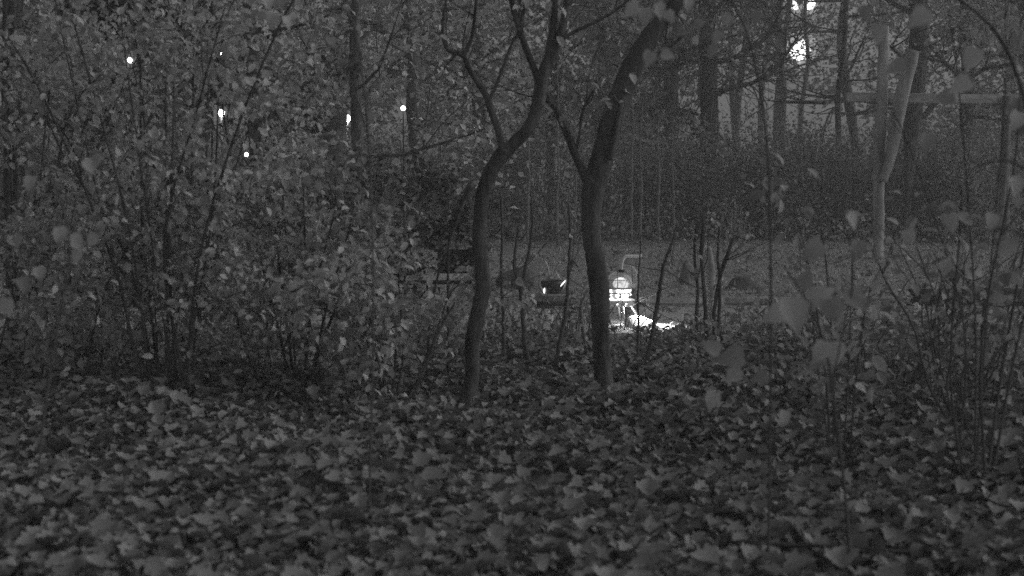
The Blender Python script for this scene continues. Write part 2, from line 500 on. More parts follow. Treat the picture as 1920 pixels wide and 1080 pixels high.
# ================================================================== the two forked trees in front
def forked(name, label, px, Y, trunk, limbs, bmat, crown_n=0, tips_from=()):
    b = gp(px, Y); t = thing(name, label, 'tree', b)
    m = MB(); S = spline(pxline(trunk, Y), 6); S[6:, 3] *= .93; m.tube(S[:, :3], S[:, 3], 14, wob=.035); m.build('trunk', bmat, t)
    tips = []
    for l in limbs:
        m = MB(); S = spline(pxline(l, Y), 6); m.tube(S[:, :3], S[:, 3], 9, wob=.04); m.build('limb', bmat, t)
        tips.append(S[len(S) // 2:, :3])
    sp = []
    for T in tips:
        for _ in range(3):
            i = rng.integers(1, len(T)); d = T[i] - T[i - 1]
            q = branchlet(T[i], d / np.linalg.norm(d) + rng.normal(0, .7, 3), rng.uniform(.2, .5), 6, wob=.4, up=.3)
            tw = MB(); tw.tube(q, np.linspace(.004, .0015, len(q)), 4, cap=False); sp.append(q); tw.build('twig', bmat, t)
    if crown_n:
        A = np.vstack(sp); A = A[A[:, 2] > 1.28]
        LP = A[rng.integers(0, len(A), crown_n)] + rng.normal(0, .05, (crown_n, 3))
        leaves('foliage', LP, .055, OVAL, M_LEAF, t, hang=.8)
    return t
forked('forked_tree', 'slim dark tree with a kinked Y-forked trunk, left of the glowing machine', 878, 6.2,
       [(874, 768, 62), (879, 748, 38), (886, 690, 30), (885, 640, 31), (900, 570, 31), (906, 530, 33), (899, 450, 29), (903, 380, 28), (912, 340, 29), (930, 305, 30), (948, 280, 30)],
       [[(944, 290, 26), (965, 268, 24), (990, 240, 24), (1006, 205, 25), (1014, 165, 26), (1022, 130, 24), (1036, 95, 20), (1052, 60, 16), (1062, 10, 13), (1070, -60, 10)],
        [(942, 285, 14), (934, 245, 13), (920, 205, 14), (912, 180, 12), (896, 155, 11), (880, 130, 10), (868, 104, 11), (850, 98, 9), (836, 88, 8), (830, 50, 6), (838, -10, 4)],
        [(1010, 152, 14), (996, 115, 13), (984, 85, 13), (974, 55, 13), (964, 20, 12), (952, -30, 9)],
        [(914, 192, 8), (930, 160, 7), (945, 120, 6), (958, 85, 5), (972, 60, 4)],
        [(868, 106, 9), (884, 70, 7), (890, 30, 6), (896, -40, 5)],
        [(1024, 118, 15), (1034, 70, 14), (1040, 20, 12), (1046, -50, 9)],
        [(1046, 78, 9), (1075, 60, 7), (1110, 44, 6), (1150, 22, 5), (1190, -10, 4)],
        [(974, 42, 8), (984, 15, 7), (990, -30, 5)]], M_BARK, 60)
forked('forked_tree', 'thicker dark tree leaning right that crosses in front of the glowing machine', 1135, 6.35,
       [(1140, 760, 76), (1136, 742, 46), (1130, 690, 37), (1127, 640, 36), (1125, 590, 38), (1124, 540, 42), (1117, 490, 40), (1110, 450, 37), (1108, 400, 39), (1112, 360, 46), (1122, 320, 46), (1133, 280, 45), (1145, 235, 46), (1160, 190, 46), (1178, 145, 46), (1194, 110, 42), (1215, 75, 38), (1240, 40, 34), (1268, 5, 30), (1310, -60, 26)],
       [[(1108, 355, 22), (1094, 325, 16), (1080, 295, 15), (1068, 262, 15), (1056, 235, 13), (1044, 208, 13), (1034, 195, 12), (1018, 182, 9)],
        [(1143, 300, 8, -.05), (1149, 275, 9, -.06), (1156, 240, 10, -.06), (1163, 205, 9, -.05), (1172, 165, 9, -.04)],
        [(1078, 290, 5), (1086, 255, 5), (1090, 220, 5), (1098, 195, 6), (1112, 170, 4)],
        [(1182, 138, 14), (1205, 122, 9), (1240, 100, 6), (1290, 60, 5)]], M_BARK, 40)

# ================================================================== leafy shrubs on the left
shrub('leafy_shrub', 'biggest leafy shrub, many dark stems fanning up from the leaf carpet at left', 'shrub', 305, 6.0, 2.5, 1.35, 18, 9500, .038, M_LEAF, M_BARK, r=.007, base=.15, tw=16, lo=.2, hang=.8)
shrub('leafy_shrub', 'arching bushy shrub with drooping pale leaves, just left of the kinked forked tree', 'shrub', 735, 6.25, 1.05, .62, 15, 3200, .042, M_LEAF, M_BARK, r=.007, base=.09, tw=9, lo=.3, hang=.8, arch=1.2)
shrub('leafy_shrub', 'upright shrub of thin stems between the biggest shrub and the arching shrub', 'shrub', 556, 6.4, 1.35, .45, 7, 1300, .038, M_LEAFM, M_BARK, r=.008, base=.05, tw=7, lo=.3)
shrub('leafy_shrub', 'dense shrub at the far left edge over the black post', 'shrub', 20, 7.0, 2.2, 1.0, 8, 4600, .042, M_LEAF, M_BARK, r=.008, base=.2, tw=8, lo=.3, hang=.8)
shrub('leafy_shrub', 'shadowy shrub behind the biggest shrub, its small leaves darkened for shade', 'shrub', 380, 8.0, 2.3, 1.3, 9, 4600, .042, M_LEAFSHADE, M_BARK, r=.011, base=.2, tw=9, lo=.25)
shrub('leafy_shrub', 'low rounded shrub in the shade at far left behind the black post', 'shrub', 190, 8.6, 1.3, .8, 8, 4200, .045, M_LEAFSHADE, M_BARK, r=.010, base=.2, tw=8, lo=.2)
shrub('leafy_shrub', 'rounded shrub with fine leaves behind the arching shrub', 'shrub', 690, 8.3, 1.2, .7, 9, 2600, .042, M_LEAFSHADE, M_BARK, r=.008, base=.15, tw=8, lo=.2)
shrub('leafy_shrub', 'low spreading shrub with many pale leaves in front of the black stump', 'shrub', 140, 6.5, 1.15, .75, 8, 3300, .040, M_LEAF, M_BARK, r=.006, base=.15, tw=14, lo=.3, hang=.8, arch=1)
shrub('leafy_shrub', 'bushy pale shrub close at the right side of the biggest shrub', 'shrub', 480, 6.7, 1.1, .62, 8, 2600, .038, M_LEAF, M_BARK, r=.006, base=.1, tw=14, lo=.3, hang=.8, arch=1)
# drooping spray of pale round leaves on the arching shrub's left side is a twig of its own plant
t = thing('drooping_sprig', 'sprig hung with pale round leaves, in front of the arching shrub near the ground', 'sprig', gp(700, 5.9))
S = spline(pxline([(705, 800, 6), (700, 740, 6), (712, 690, 5), (702, 655, 4), (690, 640, 3)], 5.9), 6); m = MB(); m.tube(S[:, :3], S[:, 3], 5); m.build('stem', M_TWIG, t)
pts = [(690, 655), (705, 660), (715, 668), (700, 680), (712, 690), (690, 690), (682, 700), (700, 705), (716, 650), (660, 682), (672, 690), (652, 700), (668, 712), (685, 738), (692, 745), (678, 752), (695, 760), (686, 768), (702, 730), (698, 722), (673, 742), (640, 660), (650, 672), (718, 682), (727, 668)]
leaves('foliage', [tuple(at(x, y, 5.88 + rng.normal(0, .03))) for x, y in pts], .042, T_oval(.06, .1, .42), M_LEAF, t, up=0, hang=1.5)

m = MB(); q = gp(114, 7.3)
m.tube([(q.x, q.y, q.z - .05), (q.x + .004, q.y, q.z + .08), (q.x, q.y, q.z + .17), (q.x + .002, q.y, q.z + .172)], [.036, .034, .033, .02], 12, wob=.03)
tag(m.build('stump', M_BLACK), 'short black stump standing in the leaves at far left', 'stump')

# black crate-like garden bench seen end-on left of the kinked forked tree
t = thing('garden_bench', 'dark bench with pale slats, half hidden by leaves left of the kinked forked tree', 'bench', gp(850, 10.4))
b0 = gp(850, 10.4)
def box(c, s, mt, name, par, rot=0.0, bev=.004):
    bm = bmesh.new(); bmesh.ops.create_cube(bm, size=1)
    bmesh.ops.scale(bm, vec=s, verts=bm.verts)
    bmesh.ops.bevel(bm, geom=bm.edges[:], offset=bev, segments=2, affect='EDGES')
    if rot: bmesh.ops.rotate(bm, cent=(0, 0, 0), matrix=Matrix.Rotation(rot, 3, 'Y'), verts=bm.verts)
    me = bpy.data.meshes.new(name); bm.to_mesh(me); bm.free(); me.materials.append(mt)
    o = bpy.data.objects.new(name, me); COL.objects.link(o)
    o.location = Vector(c) - (par.location if par else Vector())
    if par: o.parent = par
    return o
for sx in (-.29, .17):
    for dy in (-.03, .36):
        box((b0.x + sx, b0.y + dy, .12), (.05, .05, .24), M_BLACK, 'leg', t)
for dy in (0, .11, .22, .33):
    box((b0.x - .02, b0.y + dy, .286), (.62, .08, .028), M_WOOD, 'seat_slat', t)
box((b0.x - .06, b0.y + .17, .255), (.5, .42, .03), M_BLACK, 'seat_frame', t)
box((b0.x + .0, b0.y + .44, .38), (.30, .02, .22), M_BLACK, 'backrest', t)
for sx in (-.12, .12):
    box((b0.x + sx, b0.y + .41, .38), (.045, .03, .26), M_BLACK, 'backrest_post', t)
box((b0.x - .06, b0.y - .03, .08), (.46, .035, .05), M_WOOD, 'stretcher', t)

# ================================================================== the glowing machine on the path
MY = 9.8
c0 = at(1162, 605, MY); c0.z = float(gz(c0.x, c0.y))
t = thing('glowing_machine', 'small glowing machine with a glass dome, bent pipe and splayed legs on the path', 'machine', c0)
def mz(py): return at(960, py, MY).z
def mx(px): return at(px, 540, MY).x
M_GLOW = mat('lit_band', 1.0, emit=3.2)
def lit_uneven(name, lo, hi, sc):
    m = mat(name, 1.0, emit=hi); n = m.node_tree; e = [x for x in n.nodes if x.type == 'EMISSION'][0]
    tc = n.nodes.new('ShaderNodeTexCoord'); nz = n.nodes.new('ShaderNodeTexNoise'); nz.inputs['Scale'].default_value = sc; nz.inputs['Detail'].default_value = 4
    r = n.nodes.new('ShaderNodeMapRange'); r.inputs['From Min'].default_value = .38; r.inputs['From Max'].default_value = .6; r.inputs['To Min'].default_value = lo; r.inputs['To Max'].default_value = hi
    n.links.new(tc.outputs['Object'], nz.inputs[0]); n.links.new(nz.outputs[0], r.inputs[0]); n.links.new(r.outputs[0], e.inputs[1])
    return m
M_GLOW = lit_uneven('lit_band_uneven', .25, 3.4, 16)  # band glows unevenly by noise
M_DOMEL = mat('dome_lit', 0.8, emit=0.55)
M_METAL = mat('brushed_metal', .6, .35, metal=.6, var=.15, nscale=12)
M_METALD = mat('dull_metal', .3, .5, metal=.3, var=.2, nscale=12)
M_WHITE = mat('white_paint', .85, .5)
def clear_glass(name, v=.9, f=.55):
    m = bpy.data.materials.new(name); m.use_nodes = True; n = m.node_tree; n.nodes.clear()
    o = n.nodes.new('ShaderNodeOutputMaterial'); mx_ = n.nodes.new('ShaderNodeMixShader'); tr = n.nodes.new('ShaderNodeBsdfTransparent'); g = n.nodes.new('ShaderNodeBsdfPrincipled')
    g.inputs['Base Color'].default_value = (v, v, v, 1); g.inputs['Roughness'].default_value = .25
    tr.inputs[0].default_value = (.95, .95, .95, 1); mx_.inputs[0].default_value = f
    n.links.new(tr.outputs[0], mx_.inputs[1]); n.links.new(g.outputs[0], mx_.inputs[2]); n.links.new(mx_.outputs[0], o.inputs[0])
    return m
M_GLASS = clear_glass('dome_glass', .8, .45)
cx = mx(1159)
m = MB(); zb, zt = mz(541), mz(516)
prof = [(.118 * math.cos(a) + .001, zb + .125 * math.sin(a)) for a in np.linspace(0, 1.5, 10)]
m.lathe((cx, MY, 0), prof, 28); dome = m.build('dome', M_GLASS, t)
m = MB()
for a in (.5, 1.5, 2.4, 3.6, 4.6, 5.6):
    P = [(cx + .119 * math.cos(e) * math.cos(a), MY + .119 * math.cos(e) * math.sin(a), zb + .126 * math.sin(e)) for e in np.linspace(0, 1.5, 9)]
    m.tube(P, .0035, 5)
P = [(cx + .1 * math.cos(a), MY + .1 * math.sin(a), zb + .068) for a in np.linspace(0, 2 * math.pi, 30)]
m.tube(P, .003, 5); o = m.build('dome_rib', M_METAL, t)
o.parent = dome; o.location = (0, 0, 0)
m = MB(); m.lathe((cx + .02, MY - .01, 0), [(.004, zb + .005), (.05, zb + .008), (.062, zb + .035), (.05, zb + .065), (.02, zb + .08), (.003, zb + .083)], 20)
m.build('bulb', lit_uneven('bulb_lit', .12, 1.3, 14), t)
m = MB(); m.lathe((cx, MY, 0), [(.05, mz(541)), (.09, mz(541.5)), (.098, mz(544)), (.092, mz(547.5)), (.05, mz(548))][::-1], 32)
m.build('light_band', M_GLOW, t)
m = MB(); m.lathe((cx, MY, 0), [(.05, mz(550)), (.088, mz(550)), (.1, mz(552)), (.084, mz(557)), (.078, mz(560)), (.05, mz(561))][::-1], 32)
m.build('light_band', M_GLOW, t)
m = MB(); m.lathe((cx, MY, 0), [(.05, mz(538)), (.112, mz(539.5)), (.115, mz(541)), (.05, mz(541))][::-1], 32); m.lathe((cx, MY, 0), [(.05, mz(547)), (.095, mz(547.8)), (.095, mz(549.6)), (.05, mz(551))][::-1], 32)
for k in range(7):
    an = .3 + k * .9; m.tube([(cx + .092 * math.cos(an), MY + .092 * math.sin(an), mz(550)), (cx + .089 * math.cos(an), MY + .089 * math.sin(an), mz(557))], [.009, .012], 6)
m.build('hull', M_METALD, t)
m = MB(); m.lathe((cx, MY, 0), [(.06, mz(563)), (.13, mz(561)), (.15, mz(565)), (.15, mz(568)), (.12, mz(572)), (.06, mz(571))][::-1], 36)
deck = m.build('ring_deck', M_WHITE, t); M_RIM = mat('rim_lit', 1, emit=1.6)
m = MB()
for k in range(14):
    if k in (1, 12, 5): continue
    a = 2 * math.pi * k / 14 + .1
    p = Vector((cx + .150 * math.cos(a), MY + .150 * math.sin(a), mz(567)))
    m.lathe(p, [(.001, -.008), (.0065, -.005), (.008, 0), (.0065, .005), (.001, .008)], 8); m.build('rim_bead', M_RIM, deck); m = MB()  # small glowing beads as bright spots along the deck rim
for (x1, y1, x2, y2, dy) in ((1167, 573, 1173, 604, -.06), (1183, 573, 1204, 603, -.02), (1140, 573, 1126, 604, .05), (1160, 573, 1162, 600, .14)):
    p, q = at(x1, y1, MY + dy), at(x2, y2, MY + dy * 1.6); q.z = float(gz(q.x, q.y)) + .004
    m = MB(); m.tube([p, p.lerp(q, .5), q], [.0085, .0075, .007], 8); lg = m.build('leg', M_WHITE, t)
    m = MB(); m.lathe(q, [(.016, -.006), (.018, .0), (.006, .012)], 10); o = m.build('foot', M_METALD, t); o.parent = lg; o.location = (0, 0, 0)
m = MB(); S = spline([tuple(at(x, y, MY + .02)) for x, y in ((1160, 528), (1164, 508), (1166, 495), (1169, 486), (1173, 481), (1180, 480.5), (1191, 480.5), (1203, 480))], 5)
m.tube(S, .0115, 10); m.build('bent_pipe', M_WHITE, t)
m = MB(); P = []
hc = at(1168, 523, MY + .1)
for a in np.linspace(-.2, 2.5, 26): P.append((hc.x + .085 * math.sin(a), hc.y, hc.z + .09 * math.cos(a)))
m.tube(spline(P, 2), .004 + .034 * np.sin(np.linspace(.15, 2.9, 51)), 14); m.build('back_shell', clear_glass('shell_glass', .7, .3), t)
m = MB(); p = at(1164, 512, MY); m.lathe(p, [(.001, -.03), (.022, -.028), (.03, 0), (.025, .022), (.001, .026)], 14); m.build('cap', M_BLACK, t)
m = MB(); a, b_ = at(1186, 569, MY - .08), at(1256, 537, MY - .30)
for off in (-.008, .008):
    m.tube([a + Vector((0, 0, off)), a.lerp(b_, .5) + Vector((0, 0, off * .8)), b_ + Vector((0, 0, off * .3))], [.008, .007, .004], 8)
arm1 = m.build('arm', M_METALD, t)
lp = a.lerp(b_, .42) + Vector((0, 0, -.022))
m = MB(); m.lathe(lp, [(.014, -.012), (.016, -.012), (.009, .012), (.001, .02)], 12); m.build('added_lamp_head', M_METALD, arm1)  # added housing for an unseen lamp above the pale stone
m = MB(); a, b_, c_ = at(1140, 569, MY), at(1104, 545, MY + .5), at(1068, 523, MY + 1.0)
m.tube([a, a.lerp(b_, .5), b_], [.012, .012, .011], 10); m.tube([b_, b_.lerp(c_, .5), c_], [.010, .008, .007], 10)
arm2 = m.build('arm', M_METALD, t)
m = MB(); m.lathe(b_ + Vector((0, 0, .018)), [(.001, -.03), (.03, -.024), (.04, 0), (.034, .022), (.001, .03)], 14); o = m.build('joint', M_METAL, t); o.parent = arm2; o.location = (0, 0, 0)
ld = bpy.data.lights.new('added_stone_light', 'SPOT'); ld.energy = 13; ld.spot_size = R(130); ld.spot_blend = .5; ld.shadow_soft_size = .008  # added spotlight that brightens the pale stone and the path around it
lo_ = bpy.data.objects.new('added_stone_light', ld); COL.objects.link(lo_); lo_.location = lp - c0 + Vector((0, 0, -.024)); lo_.parent = t
lo_.rotation_euler = (Vector((.02, .45, .9))).to_track_quat('Z', 'Y').to_euler()
lp2 = bpy.data.lights.new('added_leg_light', 'POINT'); lp2.energy = .5; lp2.shadow_soft_size = .015  # added hidden light under the deck to brighten legs and ground
lo2 = bpy.data.objects.new('added_leg_light', lp2); COL.objects.link(lo2); lo2.parent = t; lo2.location = Vector((cx + .05, MY - .06, mz(576))) - c0
# flat pale stone put in for the pool of light on the ground
b0 = at(1199, 613, 9.47)
m = MB(); n = 16; zz = float(gz(b0.x, b0.y)); V = []; rs = [1 + .12 * math.sin(3 * i + 1) + .1 * math.sin(5.3 * i) for i in range(n)]
for sc, hh in ((1, -.02), (.96, .02), (.8, .048), (.5, .062)):
    for i in range(n):
        an = 2 * math.pi * i / n; k = rs[i] * sc
        V.append((b0.x + .118 * k * math.cos(an), b0.y + .13 * k * math.sin(an), zz + hh * .8 * (1 + .5 * math.sin(an)) + .006 * math.sin(7 * i + 3 * sc) + (.012 if hh > .03 and i in (4, 5, 6) else 0)))
F = [(j * n + i, j * n + (i + 1) % n, (j + 1) * n + (i + 1) % n, (j + 1) * n + i) for j in range(3) for i in range(n)] + [tuple(3 * n + i for i in range(n))]
m.add(V, F); tag(m.build('pale_stone', M_LITPATCH, smooth=False), 'flat pale stone standing in for the bright lit patch of ground', 'stone')
# pod on the timber edging
PY = 11.14
q = at(1036, 552, PY); q.z = .058
t = thing('antenna_pod', 'dark bowl-shaped pod with two thin antennae and shining rims, left of the glowing machine', 'pod', q)
def pz(py): return at(960, py, PY).z
m = MB(); px_ = q.x
m.lathe(q, [(.03, 0), (.034, .012), (.06, .03), (.088, .075), (.1, .125), (.104, .16), (.092, .155), (.078, .10), (.04, .06)], 28)
m.build('body', mat('pod_dark', .05, .4, spec=.4), t)
for s_ in (-1, 1):
    m = MB(); P = []
    for a in np.linspace(1.1, 2.5, 14):
        hx = 16 * math.sin(a) ** 3; hz = 13 * math.cos(a) - 5 * math.cos(2 * a) - 2 * math.cos(3 * a) - math.cos(4 * a)
        P.append((px_ + s_ * hx / 16 * .112, PY - .05, q.z + .105 + hz / 16 * .11))
    m.tube(P, [.004 + .013 * math.sin(math.pi * i / 13) for i in range(14)], 10); m.build('rim', mat('rim_metal', .4, .4, metal=.4), t)
M_GLINT = mat('pod_glint_glow', 1, emit=1.6)  # glints on the pod rims put in as glowing slivers
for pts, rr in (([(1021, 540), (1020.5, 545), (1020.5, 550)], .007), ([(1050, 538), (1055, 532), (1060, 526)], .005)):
    m = MB(); S = spline([tuple(at(x, y, PY - .07)) for x, y in pts], 4); m.tube(S, [rr * (.3 + .7 * math.sin(math.pi * (i + .5) / len(S))) for i in range(len(S))], 8); m.build('rim_glint', M_GLINT, t)
for rows in ([(1031, 517), (1028, 505), (1025, 494), (1021, 488)], [(1034, 517), (1037, 506), (1043, 492), (1050, 473), (1050.5, 462)]):
    m = MB(); S = spline([tuple(at(x, y, PY)) for x, y in rows], 5); m.tube(S, np.linspace(.006, .0035, len(S)), 7); m.build('antenna', M_METAL, t)
m = MB(); cc = at(1043, 518, PY - .05)
for rr, hh in ((.026, 0), (.018, .006), (.011, .012)):
    m.tube([(cc.x + rr * math.cos(a), cc.y + .5 * rr * math.sin(a), cc.z + .8 * rr * math.sin(a) + hh) for a in np.linspace(0, 2 * math.pi, 20)], .003, 5, cap=False)
m.build('coil', M_METAL, t)
# sleeper under the pod's left, with a pale top
a = at(985, 568, 10.9); b_ = at(1065, 568, 10.9)
box(((a.x + b_.x) / 2, 10.98, .085), (b_.x - a.x, .2, .05), M_STONE, 'paving_slab', None)
o = bpy.data.objects['paving_slab']; tag(o, 'thin grey slab in front of the antenna pod', 'slab')
for sx in (-.12, .12): pass
def rock(name, label, px, Y, sx, sy, sz, mt, seed, cat='boulder', group=None):
    b = gp(px, Y); r2 = np.random.default_rng(seed)
    bm = bmesh.new(); bmesh.ops.create_icosphere(bm, subdivisions=3, radius=1)
    ph = r2.uniform(0, 6, 6)
    for v in bm.verts:
        d = v.co.normalized()
        k = 1 + .14 * math.sin(3 * d.x + ph[0]) + .12 * math.sin(4 * d.y + ph[1]) + .1 * math.sin(5 * d.z + ph[2]) + .05 * math.sin(9 * d.x + 8 * d.y + ph[3])
        v.co = Vector((d.x * sx * k, d.y * sy * k, max(-.3, d.z) * sz * k))
    me = bpy.data.meshes.new(name); bm.to_mesh(me); bm.free(); me.materials.append(mt)
    for p in me.polygons: p.use_smooth = True
    o = bpy.data.objects.new(name, me); COL.objects.link(o); o.location = b + Vector((0, 0, sz * .1))
    return tag(o, label, cat, group)
M_BOULD = mat('boulder_stone', .13, .9, var=.5, nscale=7, bump=1)
rock('pale_stone', 'small pale stone on the path below the antenna pod', 1022, 9.75, .062, .05, .075, mat('stone_light', .5, .8, var=.3, nscale=14), 3, 'stone')
rock('boulder', 'dark blocky boulder on the lawn between the kinked forked tree and the antenna pod', 968, 12.3, .17, .13, .2, M_BOULD, 4)
rock('boulder', 'dark rounded boulder on the lawn right of the pale split post', 1398, 12.2, .16, .13, .13, M_BOULD, 5)
rock('boulder', 'small dark boulder between the glowing machine and the pale split post', 1292, 12.6, .08, .07, .2, M_STONE, 6)

# ================================================================== wooden swing frame
FY = 16.7
t = thing('swing_frame', 'weathered wooden swing frame with a long crossbeam at upper right', 'swing frame', gp(1648, FY))
def pole(rows, Y, mt, name, sides=12):
    m = MB(); S = spline(pxline(rows, Y), 6); m.tube(S[:, :3], S[:, 3], sides, wob=.02); return m.build(name, mt, t)
pole([(1646, 486, 20), (1648, 430, 20), (1647, 360, 21), (1649, 290, 22), (1652, 220, 22), (1655, 150, 21), (1657, 90, 20), (1657, 50, 19)], FY, M_WOODV, 'post')
pole([(1655, 340, 16), (1668, 300, 20), (1678, 250, 23), (1684, 215, 25), (1693, 170, 26), (1706, 120, 25), (1712, 95, 24)], FY - .12, M_WOODV, 'brace')
a, b_ = at(1590, 181, FY), at(1990, 187, FY)
box(((a.x + b_.x) / 2, FY + .1, (a.z + b_.z) / 2), (b_.x - a.x, .1, .115), M_WOOD, 'crossbeam', t, rot=math.atan2(a.z - b_.z, b_.x - a.x))
pole([(1882, 470, 16), (1884, 400, 17), (1884, 330, 17), (1886, 260, 17), (1888, 180, 17)], FY, M_EDGE, 'post')
pole([(1868, 460, 11), (1876, 400, 12), (1882, 340, 12), (1886, 280, 12), (1890, 190, 11)], FY - .15, M_EDGE, 'brace')

# pale split post / sapling clump
m = MB(); S = spline(pxline([(1336, 640, 24), (1335, 600, 22), (1333, 560, 21), (1331, 510, 20), (1329, 480, 17), (1328, 462, 8)], 9.6), 5); m.tube(S[:, :3], S[:, 3], 11, wob=.09)
tag(m.build('split_post', M_BARKP), 'pale split post rising from the undergrowth right of the glowing machine', 'post')

# twigs lying in the litter
m = 0
for k in range(40):
    y = rng.uniform(3.4, 7.5); x = rng.uniform(-.4, .4) * y; a_ = rng.uniform(0, 6.28); z = float(gz(x, y)) + rng.uniform(.02, .07)
    q = branchlet((x, y, z), (math.cos(a_), math.sin(a_), .05), rng.uniform(.15, .6), 6, wob=.25); q[:, 2] = np.maximum(q[:, 2], gz(q[:, 0], q[:, 1]) + .02)
    mm = MB(); mm.tube(q, np.linspace(.005, .002, len(q)) * rng.uniform(.6, 1.4), 5); tag(mm.build('fallen_twig', M_TWIGP if k % 2 else M_TWIG), 'thin dry twig lying in the carpet of fallen leaves', 'twig', 'dry twigs in the leaf carpet')

# ================================================================== saplings and stems
def stem_thing(name, label, cat, rows_list, Y, mt, nleaf=0, ls=.04, lm=None, group=None, sides=6, side_twigs=0, tpl=None, part='stem'):
    r0 = rows_list[0][0]
    t = thing(name, label, cat, gp(r0[0], Y), group); tips = []
    for rows in rows_list:
        m = MB(); L = pxline(rows, Y); S = spline(L, 5)
        if rows is rows_list[0]: S[0, 2] = min(S[0, 2], float(gz(S[0, 0], S[0, 1])) - .01)
        S[:, :3] += .0015 * Y / 6 * rng.standard_normal((len(S), 3)); m.tube(S[:, :3], S[:, 3], sides, wob=.05); m.build(part, mt, t); tips.append(S[:, :3])
    if side_twigs:
        for _ in range(side_twigs):
            m = MB()
            T = random.choice(tips[:]); i = rng.integers(len(T) // 3, len(T)); d = T[i] - T[i - 1]; d /= np.linalg.norm(d) + 1e-9
            q = branchlet(T[i], d + rng.normal(0, .7, 3), rng.uniform(.1, .4), 6, wob=.4, up=.3); m.tube(q, np.linspace(.0018 * Y / 6 + .001, .001, len(q)), 4, cap=False); tips.append(q); m.build('twig', mt, t)
    if nleaf:
        A = np.vstack([x[len(x) // 4:] for x in tips]); LP = A[rng.integers(0, len(A), nleaf)] + rng.normal(0, ls * .6, (nleaf, 3))
        LP = LP[gaps(LP)]
        leaves('foliage', LP, ls, tpl or OVAL, lm or M_LEAF, t, hang=.7, jitter=.35)
    return t
stem_thing('sapling', 'single thin dark sapling slanting up to the right, right of the glowing machine', 'sapling',
           [[(1206, 716, 9), (1216, 660, 8), (1226, 610, 8), (1234, 560, 8), (1240, 520, 7), (1248, 485, 6), (1260, 455, 5), (1270, 420, 4)], [(1226, 612, 4), (1232, 600, 3), (1240, 590, 2)]], 6.9, M_BARK, side_twigs=3)
stem_thing('sapling', 'very thin upright sapling just in front of the glowing machine and its pale stone', 'sapling',
           [[(1194, 720, 5), (1197, 650, 5), (1197, 600, 4), (1196, 540, 4), (1199, 490, 3), (1202, 440, 3)]], 7.2, M_TWIG, side_twigs=3)
stem_thing('sapling', 'multi-stemmed sapling with dark stems in front of the pale split post', 'sapling',
           [[(1330, 690, 9), (1326, 640, 8), (1322, 580, 8), (1318, 520, 7), (1316, 460, 8), (1320, 400, 6)], [(1340, 690, 8), (1338, 620, 7), (1342, 560, 7), (1356, 500, 8), (1372, 455, 7), (1382, 440, 5)],
            [(1334, 690, 9), (1346, 620, 7), (1350, 540, 6), (1346, 470, 5), (1352, 400, 4)], [(1314, 690, 8), (1306, 620, 7), (1308, 550, 6), (1302, 480, 5), (1306, 420, 4)]], 7.6, M_BARK, 50, .04, M_LEAFM, side_twigs=16)
stem_thing('sapling', 'forked wavy sapling in front of the antenna pod', 'sapling',
           [[(996, 700, 9), (984, 640, 9), (980, 590, 9), (977, 545, 9), (984, 510, 7), (992, 470, 6), (998, 420, 5), (996, 360, 4)], [(978, 550, 7), (968, 520, 6), (964, 485, 5), (972, 430, 4)]], 7.4, M_TWIG, 16, .04, M_LEAFM, side_twigs=6)
stem_thing('sapling', 'slender sapling whose leaning stem crosses beside the right rim of the antenna pod', 'sapling',
           [[(1040, 700, 8), (1048, 650, 8), (1058, 600, 8), (1064, 550, 7), (1066, 500, 6), (1070, 440, 5), (1066, 380, 4)], [(1066, 520, 5), (1074, 490, 4), (1082, 500, 3)]], 7.3, M_TWIG, 14, .04, M_LEAFM, side_twigs=5)
stem_thing('sapling', 'short curved pale stem between the antenna pod and the thicker forked tree', 'sapling',
           [[(1098, 640, 8), (1090, 600, 8), (1090, 575, 7), (1096, 555, 5), (1104, 540, 3)]], 8.0, M_TWIGP)
stem_thing('sapling', 'thin straight sapling seen close to the right side of the kinked forked tree', 'sapling',
           [[(948, 700, 7), (944, 640, 7), (943, 580, 6), (940, 500, 5), (942, 430, 5), (938, 360, 4)]], 7.5, M_TWIG, 10, .04, M_LEAFM, side_twigs=4)
stem_thing('sapling', 'leaning dead sapling stem with a dark tuft, left of the kinked forked tree', 'sapling',
           [[(838, 470, 5), (850, 430, 7), (866, 385, 9), (880, 352, 12), (884, 345, 8)], [(838, 470, 5), (820, 520, 5), (806, 600, 6), (800, 720, 7)]], 6.8, M_BARK)
clump = [(1748, 5.6, [(0, 0), (4, -90), (-6, -190), (14, -300)], 'three-stemmed bare bush at right whose main stem stands nearest the swing frame post'),
         (1800, 5.2, [(0, 0), (-8, -120), (10, -230), (0, -330)], 'bare thin-stemmed bush in the middle of the right-hand stem thicket'),
         (1850, 5.8, [(0, 0), (14, -110), (30, -220), (60, -330)], 'bare thin-stemmed bush whose stems lean right toward the frame edge'),
         (1700, 6.4, [(0, 0), (30, -90), (62, -160), (84, -210)], 'bush with a stout stem slanting right, at the left of the right-hand stem thicket')]
for px, Y, pth, lab in clump:
    g0 = 350 + (1 - float(gz((px - 960) / FPX * Y, Y))) * FPX / Y
    rl = []
    for k in range(6):
        ox, tl = rng.normal(0, 14), rng.normal(0, 26); sc = rng.uniform(.75, 1.1)
        rl.append([(px + ox + dx + tl * i, g0 + dy * sc, (6 if k == 0 else 4.5) - .9 * i) for i, (dx, dy) in enumerate(pth)])
    rl[0][0] = (px, g0 + 6, 8)
    stem_thing('bare_bush', lab, 'bush', rl, Y, M_TWIG, 70, .045, M_LEAFM, side_twigs=24)
